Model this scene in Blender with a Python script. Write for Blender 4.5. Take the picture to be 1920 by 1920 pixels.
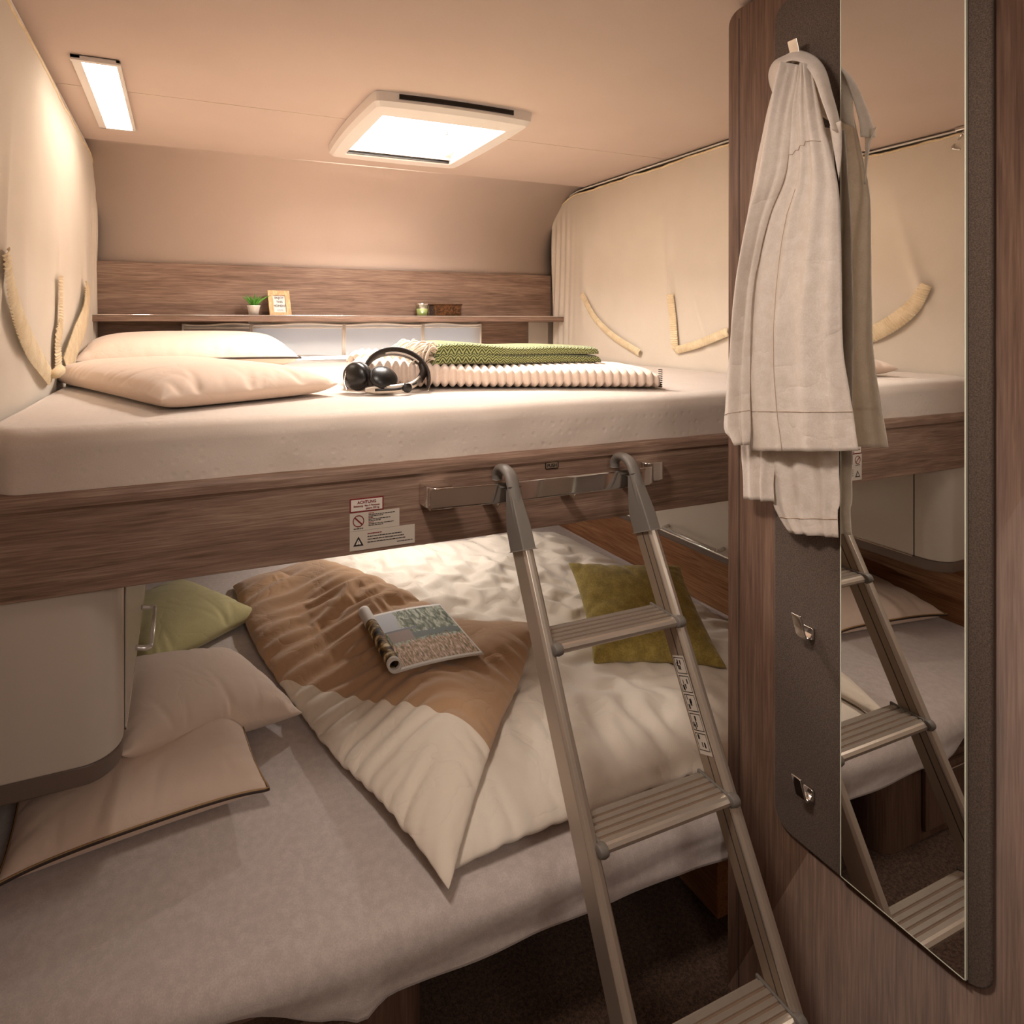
import bpy, math, random
import numpy as np
from mathutils import Vector, noise as mnoise
random.seed(7); rng = np.random.RandomState(11)
for o in list(bpy.data.objects): bpy.data.objects.remove(o)
SC = bpy.context.scene
COL = SC.collection
# ---------------------------------------------------------------- camera
FX, CX, CY, UY, UX, ZC = 1105.52, 755.0, 605.0, 340.0, 3700.0, 1.38
TH = math.atan((CX-UY)/FX)
cd = bpy.data.cameras.new('camera'); cam = bpy.data.objects.new('camera', cd); COL.objects.link(cam)
cam.location = (0, 0, ZC); cam.rotation_euler = (math.pi/2, 0, -TH)
cd.sensor_width = 36; cd.lens = 36*FX/1920; cd.clip_start = .02
cd.shift_x = (960-CX)/1920; cd.shift_y = -(960-CY)/1920
SC.camera = cam
# ---------------------------------------------------------------- world, exposure, lamps
w = bpy.data.worlds.new('sky'); SC.world = w; w.use_nodes = True
bg = w.node_tree.nodes['Background']; bg.inputs[0].default_value = (.93, .96, 1, 1); bg.inputs[1].default_value = 5.0
SC.view_settings.view_transform = 'Standard'; SC.view_settings.look = 'None'
SC.view_settings.exposure = 0.35; SC.view_settings.gamma = 1.0
WARM = (1.0, .78, .58)
def area(name, loc, rot, sx, sy, power, col):
    l = bpy.data.lights.new(name, 'AREA'); l.shape = 'RECTANGLE'; l.size = sx; l.size_y = sy; l.energy = power; l.color = col
    o = bpy.data.objects.new(name, l); COL.objects.link(o); o.location = loc; o.rotation_euler = rot; return o
area('ceiling_lamp_glow', (-.19, 1.90, 2.0), (0, math.radians(-18), 0), .07, .5, .8, WARM)
area('cabin_fill_light', (.12, .66, 2.0), (math.radians(4), math.radians(-38), 0), .2, .3, 5.5, (1.0, .88, .78)).data.spread = math.radians(120)  # added fill aimed at the shirt and partition, no fixture behind it
area('rear_fill_light', (.35, -.85, 1.9), (math.radians(40), 0, 0), .5, .4, 5.0, (1.0, .88, .78))  # added fill behind the camera to brighten the bunk fronts, no fixture
area('hatch_daylight', (.76, 1.84, ZC+.80), (0, 0, 0), .38, .38, 44.0, (1.0, .92, .84))
def spotl(name, loc, rot, power, col, ang, size):
    l = bpy.data.lights.new(name, 'SPOT'); l.energy = power; l.color = col; l.spot_size = math.radians(ang); l.spot_blend = .6; l.shadow_soft_size = size
    o = bpy.data.objects.new(name, l); COL.objects.link(o); o.location = loc; o.rotation_euler = rot; return o
spotl('bunk_spot_glow', (.86, 2.28, .895), (math.radians(-14), 0, 0), 10.5, (1.0, .93, .86), 165, .02)
# ---------------------------------------------------------------- helpers
def P(u, v, ax, val):
    r = (u-CX)/FX; c, s = math.cos(TH), math.sin(TH)
    d = (s+c*r, c-s*r, -(v-CY)/FX); o = (0, 0, ZC); t = (val-o[ax])/d[ax]
    return np.array([o[i]+t*d[i] for i in range(3)])
OFF = {}
def tag(o, label=None, cat=None, group=None, kind=None):
    if label: o['label'] = label
    if cat: o['category'] = cat
    if group: o['group'] = group
    if kind: o['kind'] = kind
    return o
def T(name, label, cat, loc=(0, 0, 0), group=None, kind=None):
    o = bpy.data.objects.new(name, None); COL.objects.link(o); o.location = loc; o.empty_display_size = .05
    OFF[o] = np.array(loc, float); return tag(o, label, cat, group, kind)
def O(name, vf, mat, parent=None, smooth=True, sub=0, solid=0, bevel=0, uv=None, origin=None, bseg=2, soff=0):
    v, f = vf; v = np.array(v, float).reshape(-1, 3)
    off = OFF[parent] if parent is not None else (np.array(origin, float) if origin is not None else np.zeros(3))
    me = bpy.data.meshes.new(name); me.from_pydata([tuple(p) for p in (v-off)], [], [tuple(int(i) for i in q) for q in f])
    mats = mat if isinstance(mat, (list, tuple)) else [mat]
    for m in mats: me.materials.append(m)
    if smooth: me.polygons.foreach_set('use_smooth', [True]*len(me.polygons))
    if uv is not None:
        l = me.uv_layers.new(name='UVMap'); uv = np.array(uv)
        vi = np.zeros(len(me.loops), int); me.loops.foreach_get('vertex_index', vi); l.data.foreach_set('uv', uv[vi].astype(float).ravel())
    me.update()
    o = bpy.data.objects.new(name, me); COL.objects.link(o); OFF[o] = off
    if parent is not None: o.parent = parent
    elif origin is not None: o.location = origin
    if solid: m = o.modifiers.new('solid', 'SOLIDIFY'); m.thickness = solid; m.offset = soff
    if bevel: m = o.modifiers.new('bevel', 'BEVEL'); m.width = bevel; m.segments = bseg; m.limit_method = 'ANGLE'; m.angle_limit = math.radians(35)
    if bevel and smooth: m = o.modifiers.new('wn', 'WEIGHTED_NORMAL'); m.keep_sharp = True
    if sub: m = o.modifiers.new('sub', 'SUBSURF'); m.levels = sub; m.render_levels = sub
    return o
def box(x0, x1, y0, y1, z0, z1):
    v = [(x, y, z) for z in (z0, z1) for y in (y0, y1) for x in (x0, x1)]
    return v, [(0, 2, 3, 1), (4, 5, 7, 6), (0, 1, 5, 4), (2, 6, 7, 3), (0, 4, 6, 2), (1, 3, 7, 5)]
def join(*ms):
    V, F = [], []; n = 0
    for v, f in ms:
        v = np.array(v, float).reshape(-1, 3); V.append(v); F += [tuple(i+n for i in q) for q in f]; n += len(v)
    return np.vstack(V), F
def grid(G, closeu=False, closev=False):
    G = np.array(G, float); a, b = G.shape[:2]; F = []
    for i in range(a if closev else a-1):
        for j in range(b if closeu else b-1):
            F.append((i*b+j, i*b+(j+1) % b, ((i+1) % a)*b+(j+1) % b, ((i+1) % a)*b+j))
    return G.reshape(-1, 3), F
def tube(path, r, n=8, cap=True):
    path = np.array(path, float); m = len(path); r = np.full(m, r) if np.isscalar(r) else np.array(r)
    tn = np.gradient(path, axis=0); tn /= np.linalg.norm(tn, axis=1)[:, None]+1e-12
    up = np.array([0, 0, 1.]) if abs(tn[0][2]) < .9 else np.array([1., 0, 0]); G = []
    x = np.cross(up, tn[0]); x /= np.linalg.norm(x)
    for i in range(m):
        x = x-tn[i]*np.dot(x, tn[i]); x /= np.linalg.norm(x); y = np.cross(tn[i], x)
        G.append([path[i]+r[i]*(math.cos(a)*x+math.sin(a)*y) for a in np.arange(n)*2*math.pi/n])
    v, f = grid(G, closeu=True)
    if cap: f = f+[tuple(range(n))[::-1], tuple((m-1)*n+k for k in range(n))]
    return v, f
def lathe(c, prof, n=32, axis=2):
    G = []
    for r, h in prof:
        ring = []
        for a in np.arange(n)*2*math.pi/n:
            p = [0, 0, 0]; p[(axis+1) % 3] = r*math.cos(a); p[(axis+2) % 3] = r*math.sin(a); p[axis] = h; ring.append(np.array(c)+p)
        G.append(ring)
    v, f = grid(G, closeu=True); m = len(prof)
    return v, f+[tuple(range(n))[::-1], tuple((m-1)*n+k for k in range(n))]
def prism(poly, axis, a, b):
    """poly: 2-D points in the other two axes (cyclic order after axis)"""
    n = len(poly); V = []
    for t in (a, b):
        for p in poly:
            q = [0, 0, 0]; q[axis] = t; q[(axis+1) % 3] = p[0]; q[(axis+2) % 3] = p[1]; V.append(q)
    F = [tuple(range(n))[::-1], tuple(range(n, 2*n))]+[(i, (i+1) % n, n+(i+1) % n, n+i) for i in range(n)]
    return V, F
def rrect(x0, x1, y0, y1, r, n=6):
    rs = r if isinstance(r, (list, tuple)) else [r]*4; pts = []
    for (cx, cy, a0, rr) in ((x1-rs[0], y1-rs[0], 0, rs[0]), (x0+rs[1], y1-rs[1], 90, rs[1]), (x0+rs[2], y0+rs[2], 180, rs[2]), (x1-rs[3], y0+rs[3], 270, rs[3])):
        for k in range(n+1):
            a = math.radians(a0+90*k/n); pts.append((cx+rr*math.cos(a), cy+rr*math.sin(a)))
    return pts
def spl(pts, n):
    """smooth resample of control points"""
    p = np.array(pts, float); k = len(p); out = []
    q = np.vstack([2*p[0]-p[1], p, 2*p[-1]-p[-2]])
    for t in np.linspace(0, k-1-1e-9, n):
        i = int(t); u = t-i; a, b, c, d = q[i:i+4]
        out.append(.5*((2*b)+(c-a)*u+(2*a-5*b+4*c-d)*u*u+(3*b-a-3*c+d)*u**3))
    return np.array(out)
def fbm(x, y, s, seed=0, oct=3):
    x = np.asarray(x, float); y = np.asarray(y, float)
    f = np.frompyfunc(lambda a, b: mnoise.fractal(Vector((a*s, b*s, seed*7.3)), 1.0, 2.0, oct), 2, 1)
    return f(x, y).astype(float)
# ---------------------------------------------------------------- materials
def nt(name):
    m = bpy.data.materials.new(name); m.use_nodes = True; t = m.node_tree; return m, t, t.nodes['Principled BSDF']
def N(t, typ, **kw):
    n = t.nodes.new(typ)
    for k, v in kw.items():
        if k.startswith('i_'): n.inputs[int(k[2:]) if k[2:].isdigit() else k[2:].replace('_', ' ')].default_value = v
        else: setattr(n, k, v)
    return n
def rgb(h):
    h = h.lstrip('#'); c = [int(h[i:i+2], 16)/255 for i in (0, 2, 4)]
    return tuple(x/12.92 if x <= .04045 else ((x+.055)/1.055)**2.4 for x in c)+(1,)
def ramp(t, pts, fac):
    r = N(t, 'ShaderNodeValToRGB'); e = r.color_ramp.elements
    while len(e) < len(pts): e.new(.5)
    for i, (p, c) in enumerate(pts): e[i].position = p; e[i].color = c
    t.links.new(fac, r.inputs[0]); return r.outputs[0]
def obj_co(t, scale=(1, 1, 1)):
    c = N(t, 'ShaderNodeTexCoord'); m = N(t, 'ShaderNodeMapping'); m.inputs['Scale'].default_value = scale
    t.links.new(c.outputs['Object'], m.inputs['Vector']); return m.outputs[0]
def plain(name, col, rough=.5, metal=0, spec=.5, coat=0):
    m, t, b = nt(name); b.inputs['Base Color'].default_value = rgb(col); b.inputs['Roughness'].default_value = rough
    b.inputs['Metallic'].default_value = metal; b.inputs['Specular IOR Level'].default_value = spec; b.inputs['Coat Weight'].default_value = coat
    v = obj_co(t, (40, 40, 40)); n = N(t, 'ShaderNodeTexNoise', i_Scale=1.0, i_Detail=3.0); t.links.new(v, n.inputs['Vector'])
    mr = N(t, 'ShaderNodeMapRange'); mr.inputs[3].default_value = max(0, rough-.04); mr.inputs[4].default_value = rough+.04
    t.links.new(n.outputs[0], mr.inputs[0]); t.links.new(mr.outputs[0], b.inputs['Roughness']); return m
def bump(t, b, h, strength, dist):
    bp = N(t, 'ShaderNodeBump', i_Strength=strength, i_Distance=dist); t.links.new(h, bp.inputs['Height'])
    if b.inputs['Normal'].is_linked: t.links.new(b.inputs['Normal'].links[0].from_socket, bp.inputs['Normal'])
    t.links.new(bp.outputs[0], b.inputs['Normal'])
def fabric(name, col, col2=None, weave=900, var=6, bs=.3, sheen=.3, rough=.9, wr=0, mix=.5):
    m, t, b = nt(name); b.inputs['Roughness'].default_value = rough; b.inputs['Specular IOR Level'].default_value = .15
    b.inputs['Sheen Weight'].default_value = sheen; b.inputs['Sheen Roughness'].default_value = .5
    v = obj_co(t); n = N(t, 'ShaderNodeTexNoise', i_Scale=weave, i_Detail=2.0); t.links.new(v, n.inputs['Vector'])
    n2 = N(t, 'ShaderNodeTexNoise', i_Scale=float(var), i_Detail=4.0); t.links.new(v, n2.inputs['Vector'])
    mx = N(t, 'ShaderNodeMath', operation='ADD'); t.links.new(n.outputs[0], mx.inputs[0]); t.links.new(n2.outputs[0], mx.inputs[1])
    c = ramp(t, [(.35+.15, rgb(col2 or col)), (.65+.15, rgb(col))], N(t, 'ShaderNodeMath', operation='MULTIPLY', i_1=.62).outputs[0])
    t.links.new(mx.outputs[0], c.node.inputs[0].links[0].from_node.inputs[0]); t.links.new(c, b.inputs['Base Color'])
    bump(t, b, n.outputs[0], bs, .0006)
    if wr:
        n3 = N(t, 'ShaderNodeTexNoise', i_Scale=9.0, i_Detail=3.0, i_Distortion=.5); t.links.new(v, n3.inputs['Vector'])
        q1 = N(t, 'ShaderNodeMath', operation='MULTIPLY_ADD', i_1=2.0, i_2=-1.0); t.links.new(n3.outputs[0], q1.inputs[0]); q2 = N(t, 'ShaderNodeMath', operation='ABSOLUTE'); t.links.new(q1.outputs[0], q2.inputs[0])
        q3 = N(t, 'ShaderNodeMath', operation='POWER', i_1=.6); t.links.new(q2.outputs[0], q3.inputs[0]); bump(t, b, q3.outputs[0], wr*.8, .008)
    return m
def wood(name, cols, axis=0, rough=.55, fine=1.0, seed=0.0):
    m, t, b = nt(name); b.inputs['Roughness'].default_value = rough; b.inputs['Specular IOR Level'].default_value = .35
    def nz(al, ac, det, dist):
        sc = [ac]*3; sc[axis] = al; v = obj_co(t, sc); n = N(t, 'ShaderNodeTexNoise', i_Scale=1.0, i_Detail=det, i_Distortion=dist, i_Roughness=.6); t.links.new(v, n.inputs['Vector']); return n.outputs[0]
    parts = [(nz(1.6, 17, 3.0, .5), .30), (nz(4.5, 95, 4.0, .9), .42), (nz(10, 330, 2.0, .3), .42)]; acc = None
    for n, k in parts:
        q = N(t, 'ShaderNodeMath', operation='MULTIPLY_ADD', i_1=k, i_2=-k/2+(.5 if acc is None else 0)); t.links.new(n, q.inputs[0])
        if acc is None: acc = q.outputs[0]
        else:
            a = N(t, 'ShaderNodeMath', operation='ADD'); t.links.new(acc, a.inputs[0]); t.links.new(q.outputs[0], a.inputs[1]); acc = a.outputs[0]
    c = ramp(t, [(.36, rgb(cols[0])), (.5, rgb(cols[1])), (.64, rgb(cols[2]))], acc); t.links.new(c, b.inputs['Base Color'])
    bump(t, b, acc, .25, .0008); return m
WC = ('#65503f', '#84695a', '#a08774')
M = {}
M['wood_x'] = wood('oak laminate', WC, 0)
M['wood_z'] = wood('oak laminate upright', ('#523d31', '#674e40', '#785e4e'), 2)
M['wood_y'] = wood('oak laminate side', ('#7a4f34', '#9a6a48', '#b58860'), 1)
M['wood_pale'] = wood('pale wood', ('#b08050', '#cfa477', '#e0bd92'), 2)
M['ceiling'] = fabric('ceiling cloth', '#d0bdb0', '#cab6a9', 500, 3, .25, .1)
M['wallp'] = fabric('wall cloth', '#d9c9ba', '#d3c2b2', 500, 3, .15, .1)
M['curtain'] = fabric('cream curtain cloth', '#e0d5c6', '#d9cdbc', 700, 5, .1, .2)
M['strap'] = fabric('gathered band cloth', '#f0dfbf', '#dcc6a0', 600, 30, .4, .2)
M['sheet'] = fabric('jersey sheet', '#d2c5bf', '#c0b3ad', 420, 60, .5, .4)
M['mattress'] = None
M['pillow'] = fabric('beige pillow cotton', '#e3cdbb', '#dec6b3', 900, 4, .15, .3, wr=.25)
M['pillow2'] = fabric('pale pillow cotton', '#ecd9c9', '#e7d2c1', 900, 4, .15, .3, wr=.25)
M['duvet_c'] = fabric('cream duvet cotton', '#efe4d6', '#eadecf', 900, 3, .15, .3, wr=.5)
M['olive'] = fabric('olive cushion weave', '#bca65a', '#968446', 260, 40, .6, .3)
M['green_p'] = fabric('green cushion cotton', '#cdc595', '#bdb482', 600, 8, .2, .3, wr=.3)
M['linen'] = fabric('linen', '#ece2da', '#ddd1c6', 380, 60, .5, .3, wr=.45)
t = M['linen'].node_tree; b_ = t.nodes['Principled BSDF']; tl = N(t, 'ShaderNodeBsdfTranslucent', i_0=rgb('#eadfce')); mxs = N(t, 'ShaderNodeMixShader', i_0=.35); t.links.new(b_.outputs[0], mxs.inputs[1]); t.links.new(tl.outputs[0], mxs.inputs[2]); t.links.new(mxs.outputs[0], t.nodes['Material Output'].inputs[0])
M['panelfab'] = fabric('dark woven panel', '#66584e', '#493d36', 700, 500, .5, .1)
M['carpet'] = fabric('brown carpet', '#6b5446', '#3f3028', 300, 120, .9, .1)
M['white'] = plain('white plastic', '#e9e2dc', .4)
M['cab'] = plain('cream lacquer', '#c6bbae', .32, coat=.2)
M['cabtrim'] = plain('grey brown trim', '#6e5f55', .4)
M['chrome'] = plain('chrome', '#e8e6e4', .07, metal=1)
M['alu'] = plain('brushed aluminium', '#c9beb1', .32, metal=.75)
M['alu2'] = plain('anodised profile', '#93816f', .45, metal=.4)
M['satin'] = plain('satin chrome', '#efece8', .25, metal=.6)
M['groove'] = plain('dark groove', '#3a322d', .7)
M['seam'] = plain('linen stitching', '#b09a86', .9)
M['tread'] = plain('tread rubber', '#7d6552', .6)
M['plast'] = plain('grey plastic', '#6d665f', .5)
M['black'] = plain('black plastic', '#14110f', .35)
M['leather'] = plain('brown black leather', '#241913', .5)
M['trimd'] = plain('dark piping', '#35251b', .6)
M['gold'] = plain('bronze piping', '#a58356', .5)
M['red'] = plain('red print', '#7c1a20', .6)
M['ink'] = plain('black print', '#26211f', .6)
M['paper'] = plain('paper', '#dcd2c6', .6)
M['stick'] = plain('sticker paper', '#c9bdb0', .5)
M['pot'] = plain('white ceramic', '#efe7dc', .45)
M['plant'] = plain('aloe green', '#4f8a2c', .5)
M['wax'] = plain('green wax', '#c9d58c', .5)
M['dark'] = plain('dark gap', '#241d19', .9)
M['fringe'] = fabric('cream wool', '#f2e3d1', '#e3cfb9', 300, 60, .6, .5)
M['blanket'] = fabric('cream plush', '#efdccd', '#e6d0bf', 260, 60, .6, .6)
M['basket'] = fabric('wicker', '#6b4526', '#2f1c0e', 190, 90, 1.0, .1)
def emis(name, col, s):
    m, t, b = nt(name); b.inputs['Base Color'].default_value = (.8, .8, .8, 1); b.inputs['Emission Color'].default_value = col; b.inputs['Emission Strength'].default_value = s; return m
M['diff'] = emis('lit diffuser', (1, .90, .78, 1), 8)
def mattress_mat():
    m = fabric('quilted mattress cloth', '#d9cbbf', '#d0c1b4', 600, 8, .2, .4); t = m.node_tree; b = t.nodes['Principled BSDF']
    v = obj_co(t, (42, 42, 42)); vo = N(t, 'ShaderNodeTexVoronoi', i_Scale=1.0, i_Randomness=.25); t.links.new(v, vo.inputs['Vector'])
    mr = N(t, 'ShaderNodeMapRange'); mr.inputs[1].default_value = 0; mr.inputs[2].default_value = .30; t.links.new(vo.outputs['Distance'], mr.inputs[0]); bump(t, b, mr.outputs[0], .35, .0022); return m
M['mattress'] = mattress_mat()
def glass(name, tint=(1, 1, 1, 1), f=.9):
    m, t, b = nt(name); t.nodes.remove(b); out = t.nodes['Material Output']
    a = N(t, 'ShaderNodeBsdfTransparent', i_0=tint); g = N(t, 'ShaderNodeBsdfGlossy', i_Roughness=.03); x = N(t, 'ShaderNodeMixShader', i_0=1-f)
    t.links.new(a.outputs[0], x.inputs[1]); t.links.new(g.outputs[0], x.inputs[2]); t.links.new(x.outputs[0], out.inputs[0]); return m
M['glass'] = glass('clear glass'); M['jar'] = glass('jar glass', (.95, .98, .92, 1), .82)
def sheer(name, col, k):
    m, t, b = nt(name); out = t.nodes['Material Output']; b.inputs['Base Color'].default_value = col; b.inputs['Roughness'].default_value = .9
    tr = N(t, 'ShaderNodeBsdfTranslucent', i_0=col); tp = N(t, 'ShaderNodeBsdfTransparent'); x = N(t, 'ShaderNodeMixShader', i_0=.5); y = N(t, 'ShaderNodeMixShader', i_0=k)
    t.links.new(b.outputs[0], x.inputs[1]); t.links.new(tr.outputs[0], x.inputs[2]); t.links.new(x.outputs[0], y.inputs[1]); t.links.new(tp.outputs[0], y.inputs[2]); t.links.new(y.outputs[0], out.inputs[0])
    v = obj_co(t, (1, 1, 1)); n = N(t, 'ShaderNodeTexNoise', i_Scale=500.0); t.links.new(v, n.inputs['Vector']); bump(t, b, n.outputs[0], .4, .001); return m
M['net'] = sheer('sheer net', (.85, .82, .78, 1), .18); M['blind'] = sheer('blind cloth', (.20, .21, .23, 1), .03)
m, t, b = nt('mirror glass'); b.inputs['Base Color'].default_value = (.86, .86, .84, 1); b.inputs['Metallic'].default_value = 1; b.inputs['Roughness'].default_value = .0; M['mirror'] = m
SA, SB = (.265, 1.64), (.62, 1.11)
def two_tone():
    m = fabric('beige and cream duvet cotton', '#c39e7d', '#bb9674', 900, 3, .15, .3, wr=.6); t = m.node_tree; b = t.nodes['Principled BSDF']
    c1 = b.inputs['Base Color'].links[0].from_socket
    g = N(t, 'ShaderNodeTexCoord'); s = N(t, 'ShaderNodeSeparateXYZ'); t.links.new(g.outputs['Object'], s.inputs[0])
    # straight colour seam across the cloth: through (.27,1.53) and (.62,1.10)
    a = N(t, 'ShaderNodeMath', operation='MULTIPLY', i_1=SA[1]-SB[1]); t.links.new(s.outputs[0], a.inputs[0])
    q = N(t, 'ShaderNodeMath', operation='MULTIPLY_ADD', i_1=SB[0]-SA[0]); t.links.new(s.outputs[1], q.inputs[0]); t.links.new(a.outputs[0], q.inputs[2])
    st = N(t, 'ShaderNodeMath', operation='GREATER_THAN', i_1=(SA[1]-SB[1])*SA[0]+(SB[0]-SA[0])*SA[1]); t.links.new(q.outputs[0], st.inputs[0])
    mx = N(t, 'ShaderNodeMix', data_type='RGBA'); mx.inputs[6].default_value = rgb('#ecdecd'); t.links.new(c1, mx.inputs[7]); t.links.new(st.outputs[0], mx.inputs[0]); t.links.new(mx.outputs[2], b.inputs['Base Color']); return m
M['duvet_b'] = two_tone()
def herring():
    m, t, b = nt('green herringbone wool'); b.inputs['Roughness'].default_value = .95; b.inputs['Sheen Weight'].default_value = .4; b.inputs['Specular IOR Level'].default_value = .1
    u = N(t, 'ShaderNodeTexCoord'); s = N(t, 'ShaderNodeSeparateXYZ'); t.links.new(u.outputs['UV'], s.inputs[0])
    pp = N(t, 'ShaderNodeMath', operation='PINGPONG', i_1=.011); t.links.new(s.outputs[0], pp.inputs[0])
    a = N(t, 'ShaderNodeMath', operation='ADD'); t.links.new(pp.outputs[0], a.inputs[0]); t.links.new(s.outputs[1], a.inputs[1])
    k = N(t, 'ShaderNodeMath', operation='MULTIPLY', i_1=2*math.pi/.0085); t.links.new(a.outputs[0], k.inputs[0]); sn = N(t, 'ShaderNodeMath', operation='SINE'); t.links.new(k.outputs[0], sn.inputs[0])
    mr = N(t, 'ShaderNodeMapRange'); mr.inputs[1].default_value = -1; t.links.new(sn.outputs[0], mr.inputs[0])
    c = ramp(t, [(.3, rgb('#454c2a')), (.6, rgb('#b2b87c'))], mr.outputs[0]); t.links.new(c, b.inputs['Base Color']); bump(t, b, mr.outputs[0], .4, .002); return m
M['herring'] = herring()
def mag_mat():
    m, t, b = nt('printed landscape page'); b.inputs['Roughness'].default_value = .7; b.inputs['Specular IOR Level'].default_value = .3
    u = N(t, 'ShaderNodeTexCoord'); s = N(t, 'ShaderNodeSeparateXYZ'); t.links.new(u.outputs['UV'], s.inputs[0])
    mp = N(t, 'ShaderNodeMapping'); mp.inputs['Scale'].default_value = (26, 9, 1); t.links.new(u.outputs['UV'], mp.inputs[0])
    n = N(t, 'ShaderNodeTexNoise', i_Scale=1.0, i_Detail=6.0, i_Distortion=.8); t.links.new(mp.outputs[0], n.inputs['Vector'])
    mp2 = N(t, 'ShaderNodeMapping'); mp2.inputs['Scale'].default_value = (60, 14, 1); t.links.new(u.outputs['UV'], mp2.inputs[0])
    n2 = N(t, 'ShaderNodeTexNoise', i_Scale=1.0, i_Detail=5.0); t.links.new(mp2.outputs[0], n2.inputs['Vector'])
    tree = ramp(t, [(.35, rgb('#4d5546')), (.5, rgb('#8a927c')), (.62, rgb('#cdd0c0'))], n.outputs[0])
    grass = ramp(t, [(.35, rgb('#77714a')), (.5, rgb('#c2a184')), (.65, rgb('#efdccb'))], n2.outputs[0])
    def wob(sock, th, k, inv=False):
        a = N(t, 'ShaderNodeMath', operation='MULTIPLY_ADD', i_1=k); t.links.new(n.outputs[0], a.inputs[0]); t.links.new(sock, a.inputs[2])
        g = N(t, 'ShaderNodeMath', operation='LESS_THAN' if inv else 'GREATER_THAN', i_1=th); t.links.new(a.outputs[0], g.inputs[0]); return g.outputs[0]
    def mix(f, a, c):
        x = N(t, 'ShaderNodeMix', data_type='RGBA'); t.links.new(f, x.inputs[0])
        for i, q in ((6, a), (7, c)):
            if isinstance(q, tuple): x.inputs[i].default_value = q
            else: t.links.new(q, x.inputs[i])
        return x.outputs[2]
    def both(*fs):
        r = fs[0]
        for q in fs[1:]:
            z = N(t, 'ShaderNodeMath', operation='MULTIPLY'); t.links.new(r, z.inputs[0]); t.links.new(q, z.inputs[1]); r = z.outputs[0]
        return r
    X, Y = s.outputs[0], s.outputs[1]
    c = mix(wob(Y, .52, .25), grass, tree)
    c = mix(both(wob(Y, .50, .12), wob(Y, .60, .12, True), wob(X, .55, .1)), c, rgb('#77807c'))
    c = mix(both(wob(Y, .62, 0), wob(X, .62, .32, True)), c, rgb('#c9cdd4'))
    c = mix(both(wob(Y, .42, 0), wob(Y, .62, 0, True), wob(X, .30, 0), wob(X, .52, 0, True)), c, rgb('#a8958a'))
    c = mix(both(wob(Y, .60, 0), wob(Y, .63, 0, True), wob(X, .60, 0, True)), c, rgb('#83858d'))
    c = mix(wob(X, .18, 0, True), c, mix(wob(Y, .72, 0), ramp(t, [(.4, rgb('#1d1b20')), (.55, rgb('#8b6a35')), (.65, rgb('#e6d6b0'))], n2.outputs[0]), rgb('#dcd8d2')))
    for (sk, th, iv) in ((Y, .05, True), (Y, .965, False), (X, .985, False)): c = mix(wob(sk, th, 0, iv), c, rgb('#ece7e0'))
    t.links.new(c, b.inputs['Base Color']); return m
M['mag'] = mag_mat()
# ---------------------------------------------------------------- soft-body bags (own position based cloth)
def con(Pn, a, b, r, k=1.0, only_stretch=False):
    d = Pn[b]-Pn[a]; L = np.sqrt((d*d).sum(-1))+1e-9; e = (L-r)
    if only_stretch: e = np.maximum(e, 0)+.25*np.minimum(e, 0)
    c = (e/L*.5*k)[..., None]*d; Pn[a] += c; Pn[b] -= c
def pairs(shape):
    ny, nx = shape; S = slice; out = []
    for p in (0, 1):
        n = (nx-p)//2; out.append(((S(None), S(p, p+2*n, 2)), (S(None), S(p+1, p+2*n, 2)))) if n else None
    for p in (0, 1):
        n = (ny-p)//2; out.append(((S(p, p+2*n, 2), S(None)), (S(p+1, p+2*n, 2), S(None))))
    for p in (0, 1):
        n = (ny-p)//2
        out.append(((S(p, p+2*n, 2), S(0, nx-1)), (S(p+1, p+2*n, 2), S(1, nx))))
        out.append(((S(p, p+2*n, 2), S(1, nx)), (S(p+1, p+2*n, 2), S(0, nx-1))))
    return out
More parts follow.
